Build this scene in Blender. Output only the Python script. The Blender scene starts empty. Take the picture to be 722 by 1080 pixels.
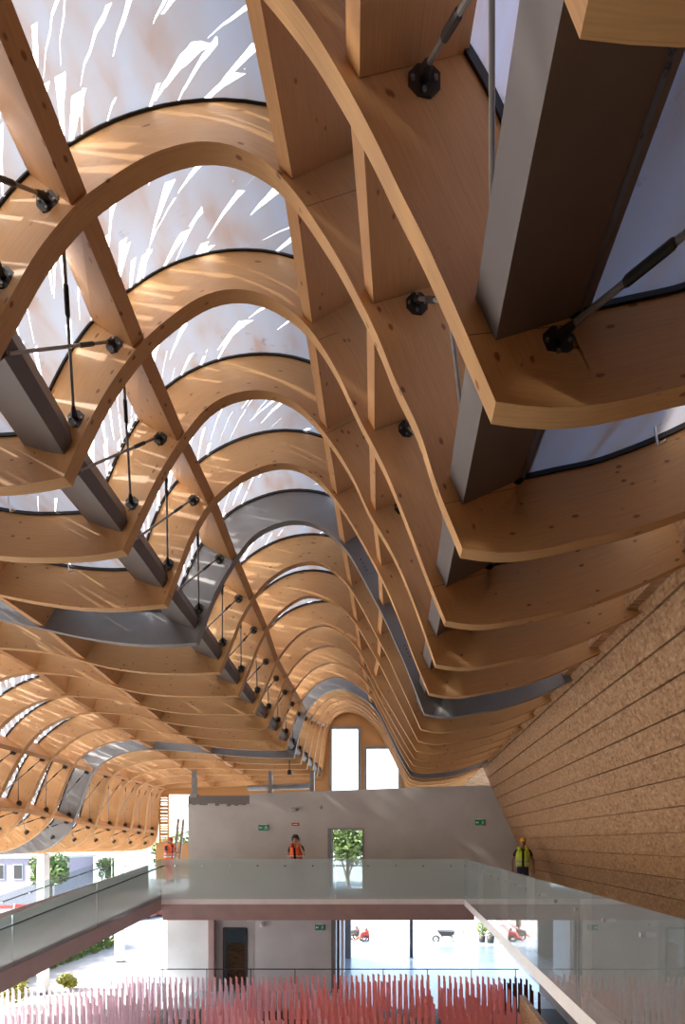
import bpy, bmesh, math, random
from mathutils import Vector, Matrix
random.seed(7)
S = bpy.context.scene
COL = S.collection
F = 600.0            # focal length in pixels (frame 722 x 1080)
VX, VY = 425.0, 888.0   # where lines running away from the camera meet
EYE = 5.0
SP = 1.27            # rib spacing, metres
U = SP / F           # profile unit -> metres

# ------------------------------------------------------------------ helpers
def tag(o, label=None, cat=None, group=None, kind=None):
    if label: o['label'] = label
    if cat: o['category'] = cat
    if group: o['group'] = group
    if kind: o['kind'] = kind
    return o

def link(name, me, mat=None, parent=None):
    o = bpy.data.objects.new(name, me)
    COL.objects.link(o)
    if mat is not None and me is not None and not me.materials: me.materials.append(mat)
    if parent is not None: o.parent = parent
    return o

def empty(name, loc=(0, 0, 0), rz=0):
    o = bpy.data.objects.new(name, None); COL.objects.link(o)
    o.location = loc; o.rotation_euler.z = rz; o.empty_display_size = 0.1
    return o

class MB:
    def __init__(s): s.v = []; s.f = []; s.uv = []
    def quad(s, a, b, c, d):
        i = len(s.v); s.v += [tuple(a), tuple(b), tuple(c), tuple(d)]; s.f.append((i, i+1, i+2, i+3)); return s
    def box(s, x0, x1, y0, y1, z0, z1):
        return s.hexa([(x0,y0,z0),(x1,y0,z0),(x1,y1,z0),(x0,y1,z0),(x0,y0,z1),(x1,y0,z1),(x1,y1,z1),(x0,y1,z1)])
    def hexa(s, p):
        i = len(s.v); s.v += [tuple(q) for q in p]
        for f in ((0,3,2,1),(4,5,6,7),(0,1,5,4),(1,2,6,5),(2,3,7,6),(3,0,4,7)): s.f.append(tuple(i+k for k in f))
        return s
    def prism(s, poly0, poly1):
        n = len(poly0); i = len(s.v)
        s.v += [tuple(p) for p in poly0] + [tuple(p) for p in poly1]
        s.f.append(tuple(i+k for k in range(n))[::-1]); s.f.append(tuple(i+n+k for k in range(n)))
        for k in range(n):
            m = (k+1) % n; s.f.append((i+k, i+m, i+n+m, i+n+k))
        return s
    def tube(s, pts, r, n=8, cap=True):
        pts = [Vector(p) for p in pts]; rs = r if isinstance(r, (list, tuple)) else [r]*len(pts)
        rings = []
        ref = None
        for k, p in enumerate(pts):
            d = (pts[min(k+1, len(pts)-1)] - pts[max(k-1, 0)]).normalized()
            if ref is None:
                ref = d.orthogonal().normalized()
            ref = (ref - d*ref.dot(d)).normalized(); b = d.cross(ref)
            i = len(s.v)
            for j in range(n):
                a = 2*math.pi*j/n; s.v.append(tuple(p + (ref*math.cos(a) + b*math.sin(a))*rs[k]))
            rings.append(i)
        for a, b in zip(rings, rings[1:]):
            for j in range(n):
                s.f.append((a+j, a+(j+1) % n, b+(j+1) % n, b+j))
        if cap:
            s.f.append(tuple(rings[0]+j for j in range(n))[::-1]); s.f.append(tuple(rings[-1]+j for j in range(n)))
        return s
    def ball(s, c, r, n=12, m=8):
        rx, ry, rz = r if isinstance(r, (tuple, list)) else (r, r, r)
        i = len(s.v)
        for a in range(m+1):
            t = math.pi*a/m
            for b in range(n):
                p = 2*math.pi*b/n
                s.v.append((c[0]+rx*math.sin(t)*math.cos(p), c[1]+ry*math.sin(t)*math.sin(p), c[2]+rz*math.cos(t)))
        for a in range(m):
            for b in range(n):
                s.f.append((i+a*n+b, i+(a+1)*n+b, i+(a+1)*n+(b+1) % n, i+a*n+(b+1) % n))
        return s
    def mesh(s, name, smooth=False, merge=False):
        me = bpy.data.meshes.new(name); me.from_pydata(s.v, [], s.f); me.update()
        bm = bmesh.new(); bm.from_mesh(me)
        if merge: bmesh.ops.remove_doubles(bm, verts=bm.verts, dist=1e-5)
        bmesh.ops.recalc_face_normals(bm, faces=bm.faces)
        if smooth:
            for f in bm.faces: f.smooth = True
        bm.to_mesh(me); bm.free()
        return me
    def build(s, name, mat, parent=None, smooth=False, merge=False):
        return link(name, s.mesh(name, smooth, merge), mat, parent)

def bevel(o, w=0.01, seg=2):
    m = o.modifiers.new('bevel', 'BEVEL'); m.width = w; m.segments = seg; m.limit_method = 'ANGLE'; return o

def P(px, py, Y):
    return Vector(((px-VX)*Y/F, Y, EYE+(VY-py)*Y/F))

# ------------------------------------------------------------------ materials
class NT:
    def __init__(s, name):
        s.m = bpy.data.materials.new(name); s.m.use_nodes = True; s.t = s.m.node_tree; s.t.nodes.clear()
        s.out = s.n('ShaderNodeOutputMaterial')
    def n(s, typ, **kw):
        nd = s.t.nodes.new(typ)
        for k, v in kw.items(): setattr(nd, k, v)
        return nd
    def l(s, a, b): s.t.links.new(a, b)
    def math(s, op, a, b=None, c=None):
        nd = s.n('ShaderNodeMath', operation=op)
        for i, x in enumerate((a, b, c)):
            if x is None: continue
            if isinstance(x, (int, float)): nd.inputs[i].default_value = x
            else: s.l(x, nd.inputs[i])
        return nd.outputs[0]
    def mix(s, fac, a, b):
        nd = s.n('ShaderNodeMix', data_type='RGBA')
        if isinstance(fac, (int, float)): nd.inputs[0].default_value = fac
        else: s.l(fac, nd.inputs[0])
        for k, x in ((6, a), (7, b)):
            if isinstance(x, (tuple, list)): nd.inputs[k].default_value = tuple(x)+(1,) if len(x) == 3 else x
            else: s.l(x, nd.inputs[k])
        return nd.outputs[2]
    def ramp(s, x, stops):
        nd = s.n('ShaderNodeValToRGB'); s.l(x, nd.inputs[0]); e = nd.color_ramp.elements
        while len(e) < len(stops): e.new(0.5)
        for q, (p, c) in zip(e, stops): q.position = p; q.color = tuple(c)+(1,) if len(c) == 3 else c
        return nd.outputs[0]
    def map(s, src, scale):
        nd = s.n('ShaderNodeMapping'); s.l(src, nd.inputs[0]); nd.inputs['Scale'].default_value = scale; return nd.outputs[0]
    def noise(s, vec, scale=5, detail=4, rough=0.5):
        nd = s.n('ShaderNodeTexNoise'); nd.inputs['Scale'].default_value = scale; nd.inputs['Detail'].default_value = detail
        nd.inputs['Roughness'].default_value = rough
        if vec is not None: s.l(vec, nd.inputs['Vector'])
        return nd.outputs['Fac']
    def bsdf(s, color, rough=0.6, metal=0.0, spec=0.5, bump=None, bstr=0.2, bdist=0.01):
        b = s.n('ShaderNodeBsdfPrincipled')
        if isinstance(color, (tuple, list)): b.inputs['Base Color'].default_value = tuple(color)+(1,)
        else: s.l(color, b.inputs['Base Color'])
        if isinstance(rough, (int, float)): b.inputs['Roughness'].default_value = rough
        else: s.l(rough, b.inputs['Roughness'])
        b.inputs['Metallic'].default_value = metal; b.inputs['Specular IOR Level'].default_value = spec
        if bump is not None:
            nb = s.n('ShaderNodeBump'); nb.inputs['Strength'].default_value = bstr; nb.inputs['Distance'].default_value = bdist
            s.l(bump, nb.inputs['Height']); s.l(nb.outputs[0], b.inputs['Normal'])
        s.l(b.outputs[0], s.out.inputs[0]); return b

def simple(name, color, rough=0.6, metal=0.0, var=0.12, scale=8, spec=0.5):
    k = NT(name); tc = k.n('ShaderNodeTexCoord').outputs['Object']
    f = k.noise(tc, scale, 4)
    lo = tuple(c*(1-var) for c in color); hi = tuple(min(1, c*(1+var)) for c in color)
    k.bsdf(k.ramp(f, [(0.3, lo), (0.7, hi)]), rough, metal, spec, f, 0.05)
    return k.m

def wood_mat(name, base, uvscale=1.0, knots=True):
    k = NT(name); uv = k.n('ShaderNodeUVMap').outputs[0]
    oi = k.n('ShaderNodeObjectInfo').outputs['Random']
    cmb = k.n('ShaderNodeCombineXYZ'); k.l(k.math('MULTIPLY', oi, 37.0), cmb.inputs[0]); k.l(k.math('MULTIPLY', oi, 11.0), cmb.inputs[1])
    va = k.n('ShaderNodeVectorMath', operation='ADD'); k.l(uv, va.inputs[0]); k.l(cmb.outputs[0], va.inputs[1]); uv = va.outputs[0]
    g = k.noise(k.map(uv, (1.2, 26, 1)), 3.0, 5, 0.6)
    big = k.noise(k.map(uv, (0.5, 2.5, 1)), 1.6, 3)
    lo = tuple(c*0.86 for c in base); hi = tuple(min(1, c*1.08) for c in base)
    c = k.ramp(g, [(0.3, lo), (0.7, hi)])
    c = k.mix(k.math('MULTIPLY', big, 0.35), c, (base[0]*0.9, base[1]*0.78, base[2]*0.62))
    # lamella lines
    lam = k.n('ShaderNodeSeparateXYZ'); k.l(uv, lam.inputs[0])
    ln = k.math('LESS_THAN', k.math('FRACT', k.math('MULTIPLY', lam.outputs[1], 9.0)), 0.035)
    c = k.mix(k.math('MULTIPLY', ln, 0.22), c, (base[0]*0.55, base[1]*0.42, base[2]*0.3))
    if knots:
        v = k.n('ShaderNodeTexVoronoi'); v.inputs['Scale'].default_value = 7.5; v.inputs['Randomness'].default_value = 1.0
        k.l(k.map(uv, (0.75, 1.25, 1)), v.inputs['Vector'])
        kn = k.ramp(v.outputs['Distance'], [(0.10, (1, 1, 1)), (0.17, (0, 0, 0))])
        sel = k.n('ShaderNodeSeparateColor'); k.l(v.outputs['Color'], sel.inputs[0])
        kn = k.math('MULTIPLY', kn, k.math('GREATER_THAN', sel.outputs[0], 0.35))
        c = k.mix(k.math('MULTIPLY', kn, 0.85), c, (base[0]*0.35, base[1]*0.2, base[2]*0.12))
    k.bsdf(c, 0.55, 0, 0.35, g, 0.08, 0.004)
    return k.m

M = {}
M['wood'] = wood_mat('glulam_spruce', (0.63, 0.35, 0.14))
M['wood_purlin'] = wood_mat('glulam_purlin', (0.58, 0.295, 0.115))
M['steel'] = simple('grey_painted_steel', (0.225, 0.22, 0.215), 0.42, 0.2, 0.06, 3)
M['steel_brown'] = simple('brown_grey_painted_steel', (0.165, 0.14, 0.13), 0.5, 0.1, 0.06, 3)
M['seal'] = simple('black_rubber_seal', (0.006, 0.007, 0.008), 0.5)
M['rod'] = simple('galvanised_rod', (0.30, 0.285, 0.26), 0.45, 0.5)
M['plate'] = simple('dark_iron_plate', (0.06, 0.058, 0.055), 0.45, 0.6)
M['white_paint'] = simple('white_paint', (0.72, 0.70, 0.70), 0.5, 0, 0.04)
M['fascia'] = simple('white_fascia_paint', (0.86, 0.84, 0.84), 0.4, 0, 0.04, 3)
M['beam_paint'] = simple('pinkish_primer', (0.38, 0.265, 0.25), 0.55, 0, 0.07, 3)
M['slab'] = simple('grey_slab_top', (0.40, 0.36, 0.345), 0.6)
M['frame'] = simple('grey_aluminium_frame', (0.36, 0.38, 0.40), 0.35, 0.5)
M['dark'] = simple('dark_opening', (0.03, 0.027, 0.025), 0.6)
M['darkmetal'] = simple('dark_rail_metal', (0.07, 0.07, 0.075), 0.4, 0.6)
M['chrome'] = simple('bright_steel', (0.75, 0.75, 0.75), 0.25, 0.9)

def osb():
    k = NT('osb_board'); tc = k.n('ShaderNodeTexCoord').outputs['Object']
    sw = k.map(tc, (6.0, 16.0, 34.0))
    v = k.n('ShaderNodeTexVoronoi'); v.inputs['Scale'].default_value = 1.0; k.l(sw, v.inputs['Vector'])
    v2 = k.n('ShaderNodeTexVoronoi'); v2.inputs['Scale'].default_value = 1.0; k.l(k.map(tc, (6.0, 30.0, 20.0)), v2.inputs['Vector'])
    s1 = k.n('ShaderNodeSeparateColor'); k.l(v.outputs['Color'], s1.inputs[0])
    s2 = k.n('ShaderNodeSeparateColor'); k.l(v2.outputs['Color'], s2.inputs[0])
    f = k.math('MULTIPLY', k.math('ADD', s1.outputs[0], s2.outputs[1]), 0.5)
    c = k.ramp(f, [(0.1, (0.27, 0.135, 0.065)), (0.35, (0.42, 0.235, 0.115)), (0.65, (0.50, 0.295, 0.155)), (0.95, (0.62, 0.41, 0.235))])
    big = k.noise(tc, 0.9, 3)
    c = k.mix(k.math('MULTIPLY', big, 0.3), c, (0.40, 0.20, 0.095))
    k.bsdf(c, 0.65, 0, 0.3, f, 0.25, 0.004)
    return k.m
M['osb'] = osb()

def membrane():
    # weatherproof roof skin under bamboo slats: slits between the slats let much more daylight through
    k = NT('translucent_roof_membrane')
    uv = k.n('ShaderNodeUVMap').outputs[0]
    sp = k.n('ShaderNodeSeparateXYZ'); k.l(uv, sp.inputs[0])
    u, v = sp.outputs[0], sp.outputs[1]
    att = k.n('ShaderNodeAttribute', attribute_name='slats').outputs['Fac']
    wob = k.noise(k.map(uv, (1.0, 0.6, 1)), 0.8, 2)
    def slit(w, L, sh, seed, wid):
        uu = k.math('ADD', k.math('ADD', u, k.math('MULTIPLY', v, sh)), k.math('MULTIPLY', wob, 0.08))
        cu = k.math('DIVIDE', uu, w)
        fu = k.math('FLOOR', cu); xu = k.math('SUBTRACT', k.math('FRACT', cu), 0.5)
        wn = k.n('ShaderNodeTexWhiteNoise', noise_dimensions='2D')
        c0 = k.n('ShaderNodeCombineXYZ'); k.l(fu, c0.inputs[0]); c0.inputs[1].default_value = seed; k.l(c0.outputs[0], wn.inputs['Vector'])
        cv = k.math('ADD', k.math('DIVIDE', v, L), wn.outputs['Value'])
        fv = k.math('FLOOR', cv); xv = k.math('FRACT', cv)
        w2 = k.n('ShaderNodeTexWhiteNoise', noise_dimensions='3D')
        c1 = k.n('ShaderNodeCombineXYZ'); k.l(fu, c1.inputs[0]); k.l(fv, c1.inputs[1]); c1.inputs[2].default_value = seed; k.l(c1.outputs[0], w2.inputs['Vector'])
        sc = k.n('ShaderNodeSeparateColor'); k.l(w2.outputs['Color'], sc.inputs[0])
        width = k.math('MULTIPLY', k.math('MULTIPLY', k.math('SUBTRACT', 1.0, xv), sc.outputs[0]), wid)
        inside = k.math('LESS_THAN', k.math('ABSOLUTE', xu), width)
        lim = k.math('LESS_THAN', xv, 0.92)
        pick = k.math('GREATER_THAN', k.math('ADD', sc.outputs[1], k.math('SUBTRACT', att, 1.0)), 0.33)
        return k.math('MULTIPLY', k.math('MULTIPLY', inside, lim), pick)
    s1 = slit(0.125, 0.46, -0.48, 3.0, 0.26)
    s2 = slit(0.23, 0.34, -0.70, 9.0, 0.21)
    s = k.math('MAXIMUM', s1, s2)
    st = k.noise(k.map(uv, (4.0, 0.8, 1)), 1.6, 3)
    base = k.ramp(st, [(0.32, (0.094, 0.070, 0.062)), (0.46, (0.102, 0.098, 0.104)), (0.66, (0.104, 0.114, 0.135))])
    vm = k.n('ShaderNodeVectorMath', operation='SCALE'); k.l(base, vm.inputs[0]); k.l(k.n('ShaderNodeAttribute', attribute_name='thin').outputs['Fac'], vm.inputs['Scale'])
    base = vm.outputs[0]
    dirt = k.noise(uv, 5.5, 6, 0.75); dm = k.noise(uv, 0.9, 2)
    dd = k.math('MULTIPLY', k.ramp(dirt, [(0.60, (0, 0, 0)), (0.68, (1, 1, 1))]), k.ramp(dm, [(0.52, (0, 0, 0)), (0.66, (1, 1, 1))]))
    base = k.mix(k.math('MULTIPLY', dd, 0.75), base, (0.035, 0.028, 0.025))
    col = k.mix(s, base, (0.92, 0.92, 0.92))
    tr = k.n('ShaderNodeBsdfTranslucent'); k.l(col, tr.inputs[0])
    di = k.n('ShaderNodeBsdfDiffuse'); k.l(k.mix(k.math('MULTIPLY', dd, 0.8), (0.40, 0.41, 0.48), (0.08, 0.06, 0.05)), di.inputs[0])
    mx = k.n('ShaderNodeMixShader'); mx.inputs[0].default_value = 0.42
    k.l(tr.outputs[0], mx.inputs[1]); k.l(di.outputs[0], mx.inputs[2])
    tp = k.n('ShaderNodeBsdfTransparent'); m2 = k.n('ShaderNodeMixShader'); k.l(k.math('MULTIPLY', s, 0.16), m2.inputs[0])
    k.l(mx.outputs[0], m2.inputs[1]); k.l(tp.outputs[0], m2.inputs[2]); k.l(m2.outputs[0], k.out.inputs[0])
    return k.m
M['membrane'] = membrane()

def glass(name, tint, haze, hazecol, fres=1.25):
    k = NT(name)
    tr = k.n('ShaderNodeBsdfTransparent'); tr.inputs[0].default_value = tint+(1,)
    df = k.n('ShaderNodeBsdfDiffuse'); df.inputs[0].default_value = hazecol+(1,)
    gl = k.n('ShaderNodeBsdfGlossy'); gl.inputs['Roughness'].default_value = 0.02; gl.inputs[0].default_value = (1, 1, 1, 1)
    a = k.n('ShaderNodeMixShader'); a.inputs[0].default_value = haze
    k.l(tr.outputs[0], a.inputs[1]); k.l(df.outputs[0], a.inputs[2])
    fr = k.n('ShaderNodeFresnel'); fr.inputs[0].default_value = fres
    b = k.n('ShaderNodeMixShader'); k.l(fr.outputs[0], b.inputs[0]); k.l(a.outputs[0], b.inputs[1]); k.l(gl.outputs[0], b.inputs[2])
    k.l(b.outputs[0], k.out.inputs[0]); return k.m
M['glass_frost'] = glass('dotted_teal_glass', (0.86, 0.95, 0.95), 0.34, (0.76, 0.85, 0.85))
M['glass_clear'] = glass('clear_grey_glass', (0.74, 0.80, 0.80), 0.38, (0.50, 0.54, 0.54), 1.7)
M['glass_rail'] = glass('bright_rail_glass', (0.86, 0.93, 0.93), 0.12, (0.6, 0.66, 0.66), 1.35)
M['glass_win'] = glass('window_glass', (0.93, 0.95, 0.95), 0.02, (0.6, 0.6, 0.6), 1.3)

def plaster(name, col, patch=0.12):
    k = NT(name); tc = k.n('ShaderNodeTexCoord').outputs['Object']
    n1 = k.noise(tc, 0.9, 5, 0.55); n2 = k.noise(tc, 40, 2)
    c = k.ramp(n1, [(0.3, tuple(x*(1-patch) for x in col)), (0.7, tuple(min(1, x*(1+patch*0.5)) for x in col))])
    k.bsdf(c, 0.85, 0, 0.2, n2, 0.08, 0.003); return k.m
M['plaster'] = plaster('grey_plaster', (0.62, 0.605, 0.575))
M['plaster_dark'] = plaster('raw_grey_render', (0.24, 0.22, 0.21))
M['plaster_white'] = plaster('white_plaster', (0.66, 0.67, 0.66))
M['plaster_patch'] = plaster('bare_plaster_patch', (0.46, 0.46, 0.44))

def floor_mat():
    k = NT('blue_grey_polished_floor'); tc = k.n('ShaderNodeTexCoord').outputs['Object']
    n1 = k.noise(tc, 0.7, 5)
    c = k.ramp(n1, [(0.3, (0.30, 0.37, 0.42)), (0.7, (0.38, 0.45, 0.50))])
    k.bsdf(c, k.math('ADD', k.math('MULTIPLY', n1, 0.3), 0.08), 0, 0.6); return k.m
M['floor'] = floor_mat()
M['ground'] = plaster('pale_concrete_ground', (0.40, 0.40, 0.39), 0.1)

# ------------------------------------------------------------------ roof profiles
def w(D, pts): return [((x-VX)*D, (VY-y)*D) for x, y in pts]
def Dn(n): return n+0.965
# main arch, right knee -> crown -> left knee (front lower edge of each rib)
TR = {
 1: [(193,916),(112,1098),(77,1178),(37,1265),(-8,1352),(-49,1440),(-94,1527),(-137,1603),(-187,1686),(-230,1745),(-320,1855),(-430,1960),(-560,2035),(-680,2050),(-800,2020),(-930,1930),(-1040,1800),(-1120,1670),(-1200,1530)],
 2: w(2.965,[(487.5,583),(461,513.6),(441,451),(416,400),(400,358),(377,311),(355,269),(330,230),(309,200),(283,173),(255,156.5),(228,149),(200,149.6),(166,159),(138.5,173),(111,191),(91,205),(64,233),(36,269),(14,308),(0,334),(-21,372)]),
 3: w(3.965,[(471,659),(450,606.5),(430,553),(406,494),(380,444),(355,391),(333,355),(313.6,333),(294,319),(275,309),(255,304.7),(236,305),(217,310),(200,319),(177,336),(155,355),(138.5,374.5),(121,398),(102.5,428),(87,459.5),(67,503)]),
 4: w(4.965,[(459,704),(438.6,641),(419,593),(402,562),(388,538.5),(372,502.5),(349.6,466.5),(330,441.6),(313.6,426),(294,415),(275,411),(255,412.5),(236,418),(216.6,430.5),(200,450),(180,479),(163,508),(149.6,536),(129,580)]),
 5: w(5.965,[(451.5,733),(437.6,696),(423,657),(407.6,620),(394,593),(377,562),(361,536),(344,513.6),(327,498),(311,490),(294,488),(275,492),(255,501),(236,515),(216.6,536),(200,566),(190,591),(181,616),(173,637)]),
 6: w(6.965,[(447.5,752),(427,700),(417,678),(407.6,657),(396,634),(382,608),(367,582),(352,566),(336,554),(319,549),(302.5,549),(286,554),(269,563),(253,581),(237,606),(225,628),(215.5,653),(207,678)]),
 7: w(7.965,[(444,771),(411.5,698),(400,676),(388,653),(376.5,632),(363,612),(345.5,597),(328,592),(307,596),(291,604.6),(277.6,616),(264,634),(252,655),(244.6,674),(232,709)]),
 8: w(8.965,[(441,783),(400,700),(392,686),(378.5,663),(365,645),(347.5,633),(328,628),(316,630),(301,639.5),(287,653),(277.6,668.6),(270,684),(265,698),(249.5,734)]),
 9: w(9.965,[(438,794),(400,727),(386,700),(376.5,684),(363,668.6),(349,660),(337,659),(320,665),(307,676),(297,688),(289,702),(280,724),(268,753)]),
 13: w(13.965,[(432,817),(424,804),(411,777.5),(400,755),(389,741),(373,731),(359,726),(344,730),(333,737.6),(324,749),(316.6,769),(308,799)]),
}
def shift_prof(p, dx0, dx1, dz):
    n = len(p); return [(x+dx0+(dx1-dx0)*i/(n-1), z+dz*math.sin(math.pi*i/(n-1))) for i, (x, z) in enumerate(p)]
TR[0] = shift_prof(TR[1], 7, 140, -60)
TR[18] = w(18.965,[(430,838),(424,822),(416,803),(406,784),(396,769),(384,757),(370,751),(358,753),(350,760),(345,774),(342,795),(338.5,824)])
KNEE_R = lambda n: (199-7.2*n, 906+6.2*n)
KNEE_L = {0:(-1050,1530),1:(-1200,1530),2:(-1320,1530),3:(-1419,1526),4:(-1470,1529),5:(-1503,1497),6:(-1522,1463),7:(-1545,1426),8:(-1563,1385),9:(-1572,1345),10:(-1582,1308),11:(-1592,1280),12:(-1602,1255),13:(-1612,1237),14:(-1618,1230),15:(-1624,1225),16:(-1630,1220),17:(-1636,1215),18:(-1642,1210)}
# right tail
TA3 = [(300,898),(440,913),(560,944),(700,975),(850,1024),(1000,1083),(1150,1155),(1330,1240)]
# left tail to second crown
TC = {
 2: [(-1420,1508),(-1590,1485),(-1900,1500),(-2300,1560),(-2700,1660),(-3100,1760),(-3400,1790)],
 3: [(-1520,1504),(-1685,1484),(-1950,1492),(-2350,1560),(-2750,1650),(-3150,1740),(-3450,1765)],
 4: [(-1628,1499),(-1835,1489),(-2110,1497),(-2450,1560),(-2800,1640),(-3150,1710),(-3450,1740)],
 5: [(-1789,1470),(-2040,1477),(-2288,1509),(-2535,1557),(-2850,1630),(-3150,1685),(-3450,1710)],
 6: [(-1804,1448),(-2089,1465),(-2382,1511),(-2671,1574),(-2960,1636),(-3220,1675),(-3480,1690)],
 7: [(-1800,1416),(-2063,1418),(-2374,1450),(-2612,1500),(-2835,1561),(-3098,1612),(-3520,1643)],
 8: [(-1800,1380),(-2100,1380),(-2456,1407),(-2645,1447),(-2824,1497),(-2994,1548),(-3223,1590),(-3500,1608)],
 9: [(-1800,1342),(-2150,1345),(-2431,1365),(-2655,1405),(-2880,1468),(-3109,1510),(-3338,1530),(-3560,1537)],
 10: [(-1850,1308),(-2250,1322),(-2741,1381),(-3015,1450),(-3300,1488),(-3590,1502)],
 11: [(-1850,1282),(-2250,1295),(-2692,1332),(-3099,1400),(-3374,1430),(-3643,1442)],
 12: [(-1850,1258),(-2300,1272),(-2917,1340),(-3400,1390),(-3700,1401)],
 13: [(-1850,1240),(-2400,1262),(-3142,1332),(-3500,1356),(-3740,1360)],
 14: [(-1900,1230),(-2400,1240),(-3100,1290),(-3770,1307)],
 15: [(-1900,1222),(-2400,1220),(-3100,1240),(-3800,1248)],
 16: [(-1900,1215),(-2400,1205),(-3100,1205),(-3820,1205)],
 17: [(-1900,1208),(-2400,1185),(-3100,1160),(-3840,1145)],
 18: [(-1900,1200),(-2400,1165),(-3100,1120),(-3850,1090)],
}
TC[1] = [(x+70, z) for x, z in TC[2]]; TC[0] = [(x+140, z) for x, z in TC[2]]
BOT = [(-4840,290),(-4990,125),(-5200,-20),(-5420,-120),(-5800,-180),(-6300,-190)]
TF = {
 8: [(-3703,1585),(-3860,1530),(-4030,1425),(-4200,1265),(-4340,1080),(-4470,880),(-4600,640),(-4720,450)]+BOT,
 9: [(-3780,1505),(-3931,1445),(-4085,1358),(-4235,1230),(-4360,1070),(-4480,890),(-4610,650),(-4725,450)]+BOT,
 10: [(-3761,1491),(-3925,1440),(-4079,1370),(-4243,1255),(-4365,1110),(-4455,965),(-4570,757),(-4655,592),(-4740,430)]+BOT,
 11: [(-3829,1432),(-4008,1386),(-4176,1292),(-4355,1149),(-4451,1053),(-4523,950),(-4595,808),(-4684,610),(-4757,443)]+BOT,
 12: [(-3948,1384),(-4149,1322),(-4343,1228),(-4510,1080),(-4603,875),(-4680,678),(-4779,421)]+BOT,
 13: [(-3938,1352),(-4148,1310),(-4320,1235),(-4440,1170),(-4553,1075),(-4620,950),(-4680,772),(-4748,586),(-4825,369)]+[(-4920,181),(-5080,5),(-5237,-98),(-5420,-150),(-5800,-185),(-6300,-190)],
 15: [(-4100,1225),(-4350,1170),(-4560,1080),(-4690,980),(-4760,800),(-4800,550),(-4850,250),(-4930,90),(-5080,-40),(-5300,-130),(-5800,-180),(-6300,-190)],
 18: [(-4200,1085),(-4500,1075),(-4740,1060),(-4840,1024),(-4880,800),(-4905,450),(-4935,60),(-4990,-60),(-5120,-130),(-5350,-170),(-5800,-190),(-6300,-190)],
}
for n in range(0, 8):
    c = TC[n][-1]; k = (c[1]-TC[8][-1][1])
    TF[n] = [(x + (c[0]+3500)*max(0, 1-i/6), z + k*max(0, 1-i/8)) for i, (x, z) in enumerate(TF[8])]

def resample(pts, N, smooth=3):
    pts = [Vector((p[0], p[1])) for p in pts]
    q = []
    E = [pts[0]*2-pts[1]] + pts + [pts[-1]*2-pts[-2]]
    for i in range(1, len(E)-2):
        p0, p1, p2, p3 = E[i-1:i+3]
        for j in range(10):
            t = j/10
            q.append(0.5*((2*p1)+(p2-p0)*t+(2*p0-5*p1+4*p2-p3)*t*t+(3*p1-p0-3*p2+p3)*t**3))
    q.append(pts[-1])
    def even(q, N):
        L = [0]
        for a, b in zip(q, q[1:]): L.append(L[-1]+(b-a).length)
        out = []; k = 0
        for i in range(N):
            s = L[-1]*i/(N-1)
            while k < len(L)-2 and L[k+1] < s: k += 1
            t = (s-L[k])/max(1e-9, L[k+1]-L[k]); out.append(q[k].lerp(q[k+1], t))
        return out
    q = even(q, N)
    for _ in range(smooth):
        q = [q[0]] + [(q[i-1]+2*q[i]+q[i+1])/4 for i in range(1, N-1)] + [q[-1]]
    return even(q, N)

NA, NB, NC, NF = 22, 72, 36, 44
NR = 19
def crown_split(p):
    return p
def table(keys, n):
    ks = sorted(keys)
    if n in keys: return keys[n]
    a = max(k for k in ks if k < n); b = min(k for k in ks if k > n); t = (n-a)/(b-a)
    return [x.lerp(y, t) for x, y in zip(keys[a], keys[b])]
RB = {}
for n, p in TR.items():
    p = list(p); p[0] = KNEE_R(n); p[-1] = KNEE_L[n]
    RB[n] = resample(p, NB, 2)
RB = {n: table(RB, n) for n in range(NR)}
RA = {}
for n in range(NR):
    kx, kz = KNEE_R(n)
    drop = max(0, n-4)*-6.0
    pts = [(kx, kz)] + [(x+(kx-178)*max(0, 1-i/5)-max(0, n-6)*8*i/7, z+(kz-923)*max(0, 1-i/5)*0.6+drop*i/7+(5 if i < 3 else 0)) for i, (x, z) in enumerate(TA3)]
    RA[n] = resample(pts, NA, 2)[::-1]
RC = {n: resample([KNEE_L[n]]+TC[n], NC, 3) for n in range(NR)}
RF = {n: resample([TC[n][-1]]+p, NF, 3) for n, p in TF.items()}
RF = {n: table(RF, n) for n in range(NR)}
for n in range(NR):
    d = RC[n][-1]-RF[n][0]
    RF[n] = [p + d*max(0, 1-i/10) for i, p in enumerate(RF[n])]
PR = {n: RA[n] + RB[n][1:] + RC[n][1:] + RF[n][1:] for n in range(NR)}
IR = NA-1; IL = NA-1+NB-1; IC = IL+NC-1; NP = len(PR[0])
H = 310.0
LEAN = 0.00074*F
THK = 0.105*SP
TAN, NOR, ARC, MIT = {}, {}, {}, {}
for n in range(NR):
    p = PR[n]; T = []
    for i in range(NP):
        a = p[max(i-1, 0)]; b = p[min(i+1, NP-1)]
        T.append((b-a).normalized())
    TAN[n] = T
    NOR[n] = [Vector((t.y, -t.x)) for t in T]
    L = [0]
    for a, b in zip(p, p[1:]): L.append(L[-1]+(b-a).length)
    ARC[n] = L
    MIT[n] = {}
    for k in (IR, IL):
        d0 = (p[k]-p[k-2]).normalized(); d1 = (p[k+2]-p[k]).normalized()
        n0 = Vector((d0.y, -d0.x)); n1 = Vector((d1.y, -d1.x))
        b = (n0+n1).normalized(); c = b.dot(n0)
        MIT[n][k] = (b, c, math.tan(math.acos(min(1, c))))
        NOR[n][k] = b/c
        for s in (1,):
            NOR[n][k-1] = n0; NOR[n][k+1] = n1; TAN[n][k-1] = d0; TAN[n][k+1] = d1
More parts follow.
